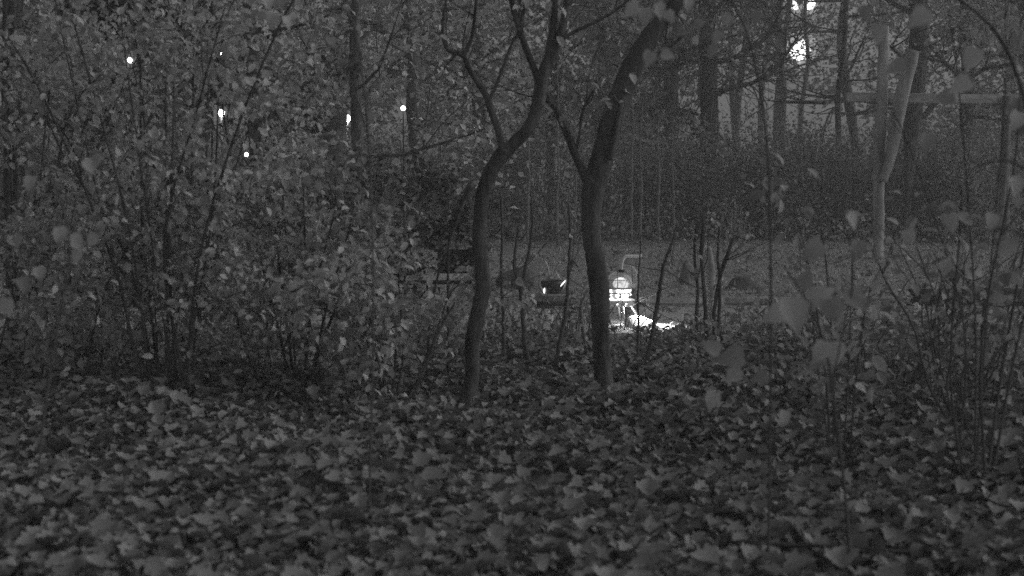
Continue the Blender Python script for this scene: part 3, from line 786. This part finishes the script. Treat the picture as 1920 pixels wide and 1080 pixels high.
stem_thing('sapling', 'tall dark double stem at the far left edge of the wood', 'sapling',
           [[(22, 720, 16), (20, 600, 15), (16, 450, 15), (14, 300, 15), (10, 150, 14), (14, -40, 12)], [(34, 720, 10), (32, 500, 10), (28, 330, 10), (26, 200, 10), (24, 60, 9), (30, -40, 8)]], 7.6, M_BARK)

# ================================================================== undergrowth
def cover(name, n, y0, y1, h, ls, m, label, pxa=-100, pxb=2020):
    y = rng.uniform(y0, y1, n); px = rng.uniform(pxa, pxb, n); x = (px - 960) / FPX * y
    q = np.sin(3.1 * x + 1.7 * y) + np.sin(5.3 * x - 2.9 * y + 1) + np.sin(9 * x + 4 * y)
    k = rng.random(n) < .5 + .22 * q
    x, y, q = x[k], y[k], q[k]
    P = np.stack([x, y, gz(x, y) + h * rng.random(len(x)) ** 1.3 * (.65 + .2 * q)], -1)
    P = P[gaps(P)]
    return tag(leaves(name, P, ls, OVAL, m, up=.5, hang=.3, jitter=.4), label, 'ground cover', None, 'stuff')
cover('ground_cover', 5200, 7.0, 9.1, .20, .040, M_LEAFM, 'low mixed leaves growing between the forked trees and the path')
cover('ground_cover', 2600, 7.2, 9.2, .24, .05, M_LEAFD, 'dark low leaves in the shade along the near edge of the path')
cover('hedge_skirt', 9000, 20.6, 23.0, .7, .07, M_LEAFM, 'uneven weeds and low brush along the back edge of the lawn')
cover('ground_cover', 2600, 5.9, 7.2, .13, .036, M_LEAFM, 'low small-leaved weeds along the far edge of the leaf carpet')
under = [(640, 7.9, .75, 'small leafy plant in the shade right of the upright thin-stemmed shrub'), (800, 7.6, .5, 'low plant in the dark gap right of the arching shrub'),
         (925, 8.2, .42, 'low plant just behind the kinked forked tree'), (1010, 8.6, .36, 'low bush with fine leaves below the antenna pod'),
         (1075, 8.9, .46, 'dark fine-leaved bush between the antenna pod and the thicker forked tree'), (1165, 9.2, .24, 'dark low bush hiding the left feet of the glowing machine'),
         (1260, 7.6, .30, 'low leafy plant at the foot of the slanting dark sapling'), (1395, 8.2, .42, 'grassy leafy clump right of the multi-stemmed sapling'),
         (1480, 7.4, .46, 'leafy clump on the path edge below the swing frame post'), (1590, 7.0, .48, 'dark leafy clump left of the right-hand stem thicket'),
         (1680, 6.6, .40, 'low leafy plant under the stout slanting stem'), (1780, 7.2, .5, 'leafy plant behind the right-hand stem thicket'),
         (1890, 6.0, .62, 'dark shady plant at the right edge above the leaf carpet'), (455, 7.6, .6, 'leafy plant at the right foot of the biggest shrub'),
         (245, 7.3, .55, 'dark leafy plant at the left foot of the biggest shrub'), (1340, 6.4, .22, 'flattened dark plant in the leaf carpet right of the thicker forked tree')]
cover('ground_cover', 5200, 6.6, 9.0, .42, .036, M_LEAFM, 'tangled low brush leaves along the path on the right-hand side', 1230, 2050)
for px, Y, h, lab in under:
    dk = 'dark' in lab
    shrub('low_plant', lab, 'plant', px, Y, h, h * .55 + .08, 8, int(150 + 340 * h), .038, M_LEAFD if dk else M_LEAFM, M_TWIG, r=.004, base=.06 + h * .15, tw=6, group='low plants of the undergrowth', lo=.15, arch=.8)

# ================================================================== hedge and wood behind the lawn
HB = []
def hedge_proto(name, label, px, Y, h, wd, nst, nleaf, lm):
    b = gp(px, Y); t = thing(name, label, 'bush', b, 'brushy bushes along the back of the lawn'); m = MB(); tips = []
    for k in range(nst):
        x, y = rng.uniform(-wd, wd), rng.uniform(-.7, .7); hh = h * rng.uniform(.6, 1.08)
        P = branchlet((b.x + x, b.y + y, b.z - .03), (rng.normal(0, .16), rng.normal(0, .16), 1), hh, 6, wob=.22)
        m.tube(P, np.linspace(.012, .004, len(P)) * rng.uniform(.6, 1.3), 4, cap=False); tips.append(P)
        for _ in range(5):
            i = rng.integers(2, 7); q = branchlet(P[i], (rng.normal(0, .6), rng.normal(0, .6), .8), rng.uniform(.2, .6), 4, wob=.3); m.tube(q, [.004, .004, .003, .003, .002], 3, cap=False); tips.append(q)
    m.build('stems', M_TWIGP if nleaf < 3200 else M_TWIG, t)
    A = np.vstack(tips); LP = A[rng.integers(0, len(A), nleaf)] + rng.normal(0, .12, (nleaf, 3)); LP = LP[LP[:, 2] > b.z]
    leaves('foliage', LP, .062, FAR, lm, t, hang=.5, jitter=.4)
    return t
p1 = hedge_proto('brushy_bush', 'brushy bush behind the lawn, seen straight above the glowing machine', 1180, 23.2, 1.75, 1.25, 90, 3100, M_LEAFM)
p2 = hedge_proto('brushy_bush', 'brushy bush behind the lawn, at the foot of the straight trunk with two dark boughs', 1350, 22.8, 1.85, 1.2, 70, 5600, M_LEAFM)
p3 = hedge_proto('brushy_bush', 'paler leafy bush behind the lawn, between the two forked trees', 1010, 22.6, 1.9, 1.2, 40, 4200, M_LEAFM)
def copy_tree(o, loc, rz, label):
    r = o.copy(); COL.objects.link(r); r.location = loc; r.rotation_euler = (0, 0, rz); r['label'] = label
    for ch in list(o.children):
        c = ch.copy(); COL.objects.link(c); c.parent = r
    return r
hb = [(p2, 1480, 23.4, 'brushy bush behind the lawn, under the pale glade left of the swing frame'), (p1, 1590, 22.9, 'brushy bush behind the lawn, directly left of the swing frame post'),
      (p2, 1700, 23.5, 'brushy bush behind the lawn, directly right of the swing frame brace'), (p2, 1810, 22.7, 'brushy bush behind the lawn, between the two posts of the swing frame'),
      (p1, 1920, 23.3, 'brushy bush behind the lawn, at the right edge of the picture'), (p1, 900, 23.6, 'brushy bush behind the lawn, partly hidden by the kinked forked tree'),
      (p3, 770, 23.0, 'brushy bush behind the lawn, above the arching shrub'), (p2, 640, 23.4, 'brushy bush behind the lawn, below the lamp gap left of centre'),
      (p1, 500, 22.9, 'brushy bush behind the lawn, glimpsed right of the biggest shrub'), (p3, 350, 23.3, 'brushy bush behind the lawn, hidden behind the biggest shrub'),
      (p2, 180, 23.0, 'brushy bush behind the lawn, glimpsed left of the biggest shrub'), (p1, 20, 23.5, 'brushy bush behind the lawn, at the left edge of the picture'),
      (p2, 1260, 24.6, 'brushy bush in the second row, just left of the straight trunk with two dark boughs'), (p3, 1640, 25.0, 'brushy bush in the second row, behind the swing frame post')]
for i, (p, px, Y, lab) in enumerate(hb):
    copy_tree(p, gp(px, Y), i * 2.1 + 1, lab)
pale = [(990, 20.8, 300, 'pale thin sapling rising behind the pod, leftmost of the pale stems'), (1046, 20.6, 330, 'straight pale sapling rising above the pod antennae'),
        (1184, 20.9, 280, 'pale sapling just right of the thicker forked tree trunk'), (1201, 21.2, 260, 'pale sapling second to the right of the thicker forked tree trunk'),
        (1235, 21.4, 240, 'crooked pale sapling among the tangle left of the straight trunk'), (1078, 21.0, 250, 'pale sapling close to the left of the thicker forked tree'), (1262, 21.6, 230, 'crooked pale sapling leaning left beside the straight trunk')]
for px, Y, L, lab in pale:
    g0 = 350 + .86 * FPX / Y; kx = 1.0 if 'crooked' not in lab else 1.0
    r0 = [(px, g0 + 3, 6)] + [(px + kx * rng.normal(0, 1.6), g0 - L * f, 5.5 - 3.6 * f) for f in (.2, .4, .6, .8, 1.0)]
    stem_thing('pale_sapling', lab, 'sapling', [r0] + ([[(px + 2, g0 - L * .4, 4), (px + 22, g0 - L * .6, 3), (px + 18, g0 - L * .85, 2)]] if kx > 1 else []), Y, M_TWIGP, side_twigs=14, group='pale saplings at the back of the lawn')

# the straight tree with the two dark boughs
CY = 24.6
t = thing('bare_tree', 'straight tree with two long dark boughs reaching right into the pale glade', 'tree', gp(1330, CY))
m = MB(); S = spline(pxline([(1336, 458, 44), (1334, 420, 36), (1333, 350, 36), (1331, 280, 36), (1330, 210, 34), (1328, 130, 32), (1326, 60, 30), (1324, 0, 28), (1322, -120, 22), (1326, -260, 12)], CY), 5)
m.tube(S[:, :3], S[:, 3], 14, wob=.04); m.build('trunk', M_BARK, t)
tips = []
for rows in ([(1340, 178, 12), (1362, 168, 10), (1390, 160, 9), (1412, 155, 8), (1436, 140, 7), (1455, 126, 6), (1470, 112, 4), (1480, 90, 3)],
             [(1338, 116, 11), (1370, 111, 9), (1395, 98, 9), (1422, 82, 8), (1440, 66, 7), (1452, 46, 6), (1460, 22, 4), (1470, -20, 3)],
             [(1326, 276, 12), (1312, 258, 11), (1300, 238, 10), (1286, 220, 8), (1266, 206, 6), (1240, 196, 4)],
             [(1322, 60, 8), (1310, 40, 7), (1300, 5, 6), (1290, -50, 5)], [(1340, 20, 8), (1362, -5, 7), (1390, -50, 5)], [(1322, 120, 6), (1290, 108, 5), (1255, 90, 3)],
             [(1326, -60, 9), (1370, -110, 7), (1430, -140, 4)], [(1322, -20, 9), (1270, -60, 7), (1220, -80, 4)]):
    m = MB(); S = spline(pxline(rows, CY - .1), 4); m.tube(S[:, :3], S[:, 3], 8, wob=.05); m.build('bough', M_BARK, t); tips.append(S[:, :3])
m = MB(); sp = []
for T in tips:
    for _ in range(24):
        i = rng.integers(2, len(T)); d = T[i] - T[i - 1]; d /= np.linalg.norm(d) + 1e-9
        q = branchlet(T[i], d + rng.normal(0, .8, 3), rng.uniform(.4, 1.5), 7, wob=.5, sag=.4); m.tube(q, np.linspace(.014, .005, len(q)), 4, cap=False); sp.append(q)
        for _ in range(3):
            j = rng.integers(2, 8); q2 = branchlet(q[j], q[j] - q[j - 1] + rng.normal(0, .1, 3), rng.uniform(.2, .7), 5, wob=.5); m.tube(q2, np.linspace(.007, .004, len(q2)), 3, cap=False); sp.append(q2)
m.build('twigs', M_BARK, t)
A = np.vstack(sp); LP = A[rng.integers(0, len(A), 5200)] + rng.normal(0, .12, (5200, 3)); LP = LP[clumps(LP, .4, -.5)]; LP = LP[gaps(LP)]
leaves('foliage', LP, .06, FAR, M_LEAFD, t, hang=.5)

# wood behind
M_BARKHAZE = mat('bark_hazed', 0.2, 0.9, var=0.4, nscale=18, bump=0.8, stretch=(1, 1, 0.2))  # haze put into the colour: paler bark for the far trunks
W = [ # px, Y, height, trunk radius, leaves, leaf size, leaf mat, bark, crown, clear, branches, lean, label
 (788, 17.5, 7.0, .125, 9000, .085, M_LEAFM, M_BARK, (2.2, 1.6), .12, 14, 0, 'dark-trunked leafy tree left of the kinked forked tree'),
 (628, 20.0, 7.0, .20, 9000, .09, M_LEAFM, M_BARK, (2.4, 1.6), .15, 14, 0, 'leafy tree whose trunk stands above the upright thin-stemmed shrub'),
 (480, 14.0, 5.5, .10, 9000, .075, M_LEAF, M_BARK, (1.8, 1.5), .14, 14, 0, 'pale-leaved young tree over the right half of the biggest shrub'),
 (690, 12.5, 5.0, .07, 6500, .07, M_LEAF, M_BARK, (1.4, 1.2), .24, 12, .2, 'pale-leaved young tree above the arching shrub'),
 (290, 15.0, 6.0, .13, 9500, .08, M_LEAFM, M_BARK, (2.0, 1.5), .12, 14, 0, 'leafy tree rising behind the biggest shrub'),
 (60, 13.0, 6.0, .12, 8500, .075, M_LEAFD, M_BARK, (1.9, 1.6), .10, 14, 0, 'dark-leaved tree at the left edge behind the tall double stem'),
 (900, 24.5, 8.0, .17, 9500, .10, M_LEAFM, M_BARK, (2.6, 1.7), .10, 15, 0, 'leafy tree whose crown fills the gap between the forked tree and the dark-trunked tree'),
 (1030, 25.5, 8.0, .16, 11000, .10, M_LEAFM, M_BARK, (2.6, 1.7), .10, 15, 0, 'leafy tree standing behind the fork of the kinked tree'),
 (1120, 27.0, 8.0, .18, 11000, .10, M_LEAFD, M_BARK, (2.6, 1.7), .10, 15, 0, 'leafy tree hidden behind the thicker forked tree'),
 (1240, 24.0, 8.0, .16, 12500, .085, M_LEAFD, M_BARK, (2.1, 1.7), .08, 16, 0, 'dark leafy tree just left of the straight tree with two dark boughs'),
 (372, 24.0, 8.0, .16, 9000, .10, M_LEAFM, M_BARK, (2.6, 1.6), .14, 14, 0, 'leafy tree seen through the pale gap in the biggest shrub'),
 (150, 23.0, 8.0, .17, 9000, .10, M_LEAFD, M_BARK, (2.6, 1.6), .12, 14, 0, 'dark leafy tree at upper left behind the nearer crowns'),
 (1368, 34.0, 9.0, .12, 1200, .10, M_LEAFD, M_BARKHAZE, (2.0, .8), .40, 12, .3, 'slender trunk in the pale glade, closest to the straight tree'),
 (1388, 36.0, 9.0, .11, 1000, .10, M_LEAFD, M_BARKHAZE, (2.0, .8), .42, 12, -.2, 'slender trunk in the pale glade, second to the right of the straight tree'),
 (1424, 40.0, 9.0, .10, 900, .11, M_LEAFD, M_BARKHAZE, (2.2, .8), .42, 12, .4, 'very thin trunk in the pale glade below the upper dark bough'),
 (1448, 36.0, 9.0, .12, 1000, .10, M_LEAFD, M_BARKHAZE, (2.0, .8), .40, 12, .6, 'leaning trunk in the pale glade at the tip of the lower dark bough'),
 (1466, 33.0, 9.0, .12, 1100, .10, M_LEAFD, M_BARKHAZE, (2.0, .8), .40, 12, .1, 'trunk in the pale glade left of the lit street lamp'),
 (1500, 38.0, 9.0, .09, 900, .11, M_LEAFD, M_BARKHAZE, (2.2, .8), .38, 12, -.3, 'thin trunk in the pale glade below the street lamp'),
 (1570, 27.0, 7.5, .075, 2600, .08, M_LEAFD, M_BARK, (2.0, .9), .30, 14, 0, 'thin dark tree standing just left of the swing frame crossbeam end'),
 (1625, 31.0, 9.0, .15, 4500, .10, M_LEAFD, M_BARK, (2.6, 1.1), .26, 15, 0, 'spreading dark tree behind the swing frame post'),
 (1698, 22.0, 8.0, .20, 6500, .075, M_LEAFM, M_BARK, (2.2, 1.2), .22, 14, 0, 'thick-trunked tree right behind the swing frame brace'),
 (1800, 25.0, 8.0, .15, 8500, .085, M_LEAFM, M_BARK, (2.4, 1.5), .14, 15, 0, 'leafy tree behind the right part of the crossbeam'),
 (1955, 24.0, 8.0, .25, 8000, .085, M_LEAFM, M_BARK, (2.4, 1.5), .14, 14, -1.1, 'thick dark trunk curving left at the top right corner'),
 (1880, 34.0, 8.5, .17, 9000, .11, M_LEAFD, M_BARK, (2.6, 1.6), .12, 14, 0, 'far dark tree at right beyond the second swing frame post'),
]
for (px, Y, h, r, nl, ls, lm, bm_, cr, cl, nb, lean, lab) in W:
    dk = 1 if Y < 30 else .8
    tree('woodland_tree', lab, 'tree', px, Y, h, r, nl, ls, lm, bm_, crown=cr, clear=cl, nb=nb, depth=2, group='trees of the wood behind the lawn', leanx=lean, spread=.8, clump=.2 if Y < 30 else .16)
# far wood as one mass, thinner where the glade is
def far_wood():
    Ps = []
    for px, Y, top, bot, n in [(x, 48 + 6 * math.sin(x * .7), 9, .2, 1500) for x in range(-150, 1330, 85)] + [(x, 50 + 5 * math.sin(x), 9, .2, 1500) for x in range(1690, 2150, 85)] + [(x, 56, 12, 8.2, 300) for x in range(1340, 1700, 60)] + [(x, 60, 2.4, 0, 260) for x in range(1340, 1700, 60)]:
        x0 = (px - 960) / FPX * Y
        c = rng.normal(0, 1, (9, 3)) * [1.3, 2.5, 0] + [x0, Y, 0]; c[:, 2] = rng.uniform(bot, top, 9)
        k = rng.integers(0, 9, n); Ps.append(c[k] + rng.normal(0, .62, (n, 3)) * [1.2, 1.2, 1.0])
    P = np.vstack(Ps); P = P[P[:, 2] > .05]
    return P[gaps(P)]
tag(leaves('far_wood', far_wood(), .26, FAR, M_LEAFD, up=.2, hang=.3, jitter=.5), 'far mass of wood foliage behind the separate trees', 'wood', None, 'stuff')

# ================================================================== lamps glowing through the leaves
M_HALO = bpy.data.materials.new('bloom_halo_glow'); M_HALO.use_nodes = True; n = M_HALO.node_tree; n.nodes.clear()  # faint glowing shell, added as a bloom halo around each lamp
o_ = n.nodes.new('ShaderNodeOutputMaterial'); mx_ = n.nodes.new('ShaderNodeMixShader'); tr_ = n.nodes.new('ShaderNodeBsdfTransparent'); em_ = n.nodes.new('ShaderNodeEmission'); em_.inputs[1].default_value = .55
mx_.inputs[0].default_value = .22; n.links.new(tr_.outputs[0], mx_.inputs[1]); n.links.new(em_.outputs[0], mx_.inputs[2]); n.links.new(mx_.outputs[0], o_.inputs[0])
def lamp(label, px, py, Y, rad, e, heads=1, sx=0):
    p = at(px, py, Y); g0 = float(gz(p.x, p.y)); t = thing('street_lamp', label, 'street lamp', (p.x, p.y, g0), 'lit street lamps beyond the wood')
    m = MB(); m.lathe((p.x, p.y, 0), [(.09, g0), (.09, g0 + .6), (.05, g0 + .7), (.04, p.z - rad)] if Y > 30 else [(.02, g0), (.018, g0 + .3), (.010, g0 + .32), (.008, p.z - rad)], 12); m.build('pole', M_METALD if Y > 30 else M_BLACK, t)
    M_L = bpy.data.materials.get('lamp_lit_%g' % e) or mat('lamp_lit_%g' % e, 1, emit=e)
    for k in range(heads):
        ox = (k - (heads - 1) / 2) * sx
        m = MB(); m.lathe((p.x + ox, p.y, p.z), [(.01, -rad), (rad * .6, -rad * .85), (rad, -.2 * rad), (rad * .95, .3 * rad), (rad * .5, .9 * rad), (.01, rad)], 16); h = m.build('lamp_globe', M_L, t)
        gk = 1.75 if Y > 43 and rad > .15 else 1.25
        m = MB(); m.lathe((p.x + ox, p.y, p.z), [(rad * gk * math.sin(a_) + .001, -rad * gk * math.cos(a_)) for a_ in np.linspace(0, math.pi, 12)], 18); m.build('bloom_halo', M_HALO, t)
        m = MB(); m.lathe((p.x + ox, p.y, p.z + rad * (gk - .01)), [(rad * .9, 0), (rad * .5, rad * .35), (.01, rad * .45)][::1], 16); m.build('lamp_cap', M_METALD, t)
    return t
lamp('brightest street lamp, glowing through twigs in the pale glade left of the crossbeam', 1500, 94, 44, .34, 3.0)
lamp('street lamp with two globes side by side at the very top above the brightest lamp', 1503, 6, 46, .22, 3.0, 2, .5)
lamp('small street lamp glinting high at left through the biggest shrub', 244, 113, 11.0, 0.02, 14.0)
lamp('small street lamp glinting in the pale gap above the centre of the biggest shrub', 415, 212, 42, 0.10, 16.0)
lamp('short bollard lamp low at the right of the pale gap in the biggest shrub', 462, 290, 13.0, 0.018, 16.0)
lamp('small street lamp glinting above the upright thin-stemmed shrub', 651, 222, 42, 0.10, 20.0)
lamp('small street lamp glinting just left of the dark-trunked leafy tree', 756, 203, 16.4, 0.026, 16.0)
lamp('tiny street lamp glinting right at the top of the biggest shrub', 417, 101, 46, 0.07, 20.0)

# ================================================================== near leaves out of focus
def near(name, label, px, Y, stems, clusters, ls, group=None):
    b = gp(px, Y); t = thing(name, label, 'sapling', b, group)
    for s in stems:
        m = MB(); S = spline(pxline(s, Y), 6); m.tube(S[:, :3], S[:, 3], 7); m.build('stem', M_TWIG, t)
    P = []; s = []; fr = []; clusters = [(x, y, z * .82, w_) for i_, (x, y, z, w_) in enumerate(clusters) if Y != 3.2 or i_ % 2 == 0]
    for (x, y, size, ang) in clusters:
        yy = Y + rng.normal(0, .06); P.append(tuple(at(x, y, yy))); s.append(size * yy / FPX)
        a = R(ang); D = np.array([math.sin(a), rng.normal(0, .25), math.cos(a)]); N = np.array([rng.normal(0, .35), -1, .35 + rng.normal(0, .3)])
        N -= D * (D @ N) / (D @ D); N /= np.linalg.norm(N); D /= np.linalg.norm(D); fr.append(np.stack([np.cross(D, N), D, N]))
    leaves('foliage', P, s, T_heart(), M_NEAR, t, frames=np.array(fr), jitter=.1)
    return t
near('broadleaf_sapling', 'out of focus broad-leaved sapling close to the camera, lower right', 1600, 3.3,
     [[(1600, 1330, 8), (1590, 1000, 7), (1570, 800, 6), (1545, 640, 5), (1500, 545, 4), (1470, 500, 3)], [(1560, 720, 4), (1585, 600, 3), (1600, 520, 3), (1590, 430, 3)], [(1578, 860, 4), (1480, 720, 3), (1400, 660, 3)]],
     [(1482, 560, 95, 170), (1520, 565, 60, 60), (1470, 585, 60, 250), (1555, 560, 70, 160), (1548, 640, 62, 205), (1562, 640, 66, 172), (1395, 668, 62, 260), (1385, 690, 52, 215), (1350, 660, 45, 300),
      (1590, 545, 60, 140), (1500, 540, 50, 20), (1610, 450, 60, 190), (1540, 455, 56, 230), (1590, 400, 55, 150), (1340, 735, 42, 200), (1470, 770, 40, 180), (1440, 700, 45, 240)], 0)
near('broadleaf_sapling', 'out of focus tall sapling close by, its leaves hanging in the top right corner', 2010, 3.2,
     [[(2010, 1300, 12), (1990, 800, 11), (1960, 400, 9), (1900, 120, 8), (1800, 0, 6), (1650, -60, 5), (1480, -40, 4)], [(1900, 120, 5), (1820, 130, 4), (1740, 110, 3), (1690, 60, 3)], [(1945, 330, 5), (1880, 300, 4), (1810, 320, 3)], [(1968, 470, 5), (1890, 430, 4), (1830, 440, 3)]],
     [(1652, 45, 46, 190), (1698, 50, 50, 160), (1740, 20, 55, 230), (1780, 60, 50, 170), (1830, 90, 55, 200), (1870, 60, 50, 150), (1700, 120, 52, 250), (1760, 130, 45, 185), (1820, 150, 52, 240), (1890, 150, 56, 180),
      (1910, 210, 50, 200), (1850, 220, 48, 150), (1790, 180, 46, 260), (1850, 300, 50, 200), (1900, 330, 55, 170), (1800, 330, 45, 230), (1860, 400, 50, 190), (1815, 440, 45, 160), (1900, 450, 52, 210), (1840, 500, 48, 180),
      (1620, 10, 42, 170), (1560, -10, 45, 200), (1500, -20, 46, 180), (1930, 270, 50, 140), (1740, 250, 44, 190), (1720, 330, 42, 210), (1780, 400, 44, 170), (1760, 480, 44, 200), (1700, 430, 42, 160)], 0)
near('overhanging_sapling', 'blurred slender sapling arching over the leaning forked tree', 1420, 3.4,
     [[(1440, 1090, 6), (1445, 700, 5), (1440, 300, 5), (1400, 60, 5), (1330, -30, 4), (1230, -20, 3), (1180, 40, 2)], [(1400, 60, 3), (1300, 90, 3), (1250, 96, 2), (1222, 95, 2)]],
     [(1222, 96, 38, 200), (1240, 98, 36, 110), (1210, 15, 42, 185), (1232, 5, 40, 160), (1195, 10, 38, 230), (1250, 20, 36, 150), (1270, 58, 28, 100), (1362, 25, 30, 180), (1352, 60, 32, 215), (1310, 35, 28, 170), (1390, 48, 32, 140), (1420, 20, 34, 190), (1340, 85, 28, 200), (1290, -5, 36, 180)], 0)
near('overhanging_sapling', 'out of focus thin sapling close by at left with a few broad pale leaves', 60, 3.6,
     [[(60, 1050, 6), (80, 800, 5), (110, 600, 4), (130, 450, 4), (90, 300, 3)], [(110, 600, 3), (150, 520, 3), (170, 430, 2)]],
     [(112, 425, 46, 190), (135, 440, 44, 150), (150, 470, 38, 210), (40, 440, 38, 200), (70, 500, 36, 170), (15, 560, 48, 185), (40, 520, 34, 160), (180, 440, 34, 220), (60, 330, 38, 190), (160, 300, 36, 150), (185, 290, 34, 200)], 0)
near('overhanging_sapling', 'thin arching sapling with dark twig and pale leaves near the top, left of centre', 640, 3.8,
     [[(690, 1010, 5), (700, 600, 4), (690, 250, 4), (660, 40, 4), (610, 20, 3), (565, 50, 2)], [(690, 250, 3), (640, 120, 2), (560, 20, 2)]],
     [(490, 20, 32, 180), (515, 25, 34, 200), (535, 30, 32, 160), (530, -5, 30, 190), (500, -5, 30, 170), (555, 25, 26, 210), (640, 110, 26, 190), (620, 70, 24, 160), (700, 210, 26, 200), (600, 340, 28, 190), (575, 330, 24, 170)], 0)
shrub('leafy_shrub', 'loose shrub with blurred leaves near the camera at the right edge', 'shrub', 1830, 4.3, 1.7, .55, 7, 230, .055, M_LEAFM, M_TWIG, r=.005, base=.08, tw=6, lo=.3, hang=.9, gap=False)
shrub('leafy_shrub', 'loose shrub with blurred leaves in front of the swing frame post', 'shrub', 1590, 4.8, 1.25, .40, 6, 170, .055, M_LEAFM, M_TWIG, r=.004, base=.06, tw=6, lo=.3, hang=.9, gap=False)
# ================================================================== evening mist in the wood
bm = bmesh.new(); bmesh.ops.create_cube(bm, size=1)
bmesh.ops.scale(bm, vec=(240, 170, 15.5), verts=bm.verts); bmesh.ops.translate(bm, vec=(0, 65, 6.25), verts=bm.verts)
me = bpy.data.meshes.new('haze'); bm.to_mesh(me); bm.free()
m = bpy.data.materials.new('haze'); m.use_nodes = True; n = m.node_tree; n.nodes.clear()
v_ = n.nodes.new('ShaderNodeVolumePrincipled'); v_.inputs['Color'].default_value = (.9, .9, .9, 1); v_.inputs['Density'].default_value = .009
o_ = n.nodes.new('ShaderNodeOutputMaterial'); n.links.new(v_.outputs[0], o_.inputs['Volume'])
me.materials.append(m); o = bpy.data.objects.new('haze', me); COL.objects.link(o)
tag(o, 'thin pale evening mist hanging in the wood', 'mist', None, 'stuff')
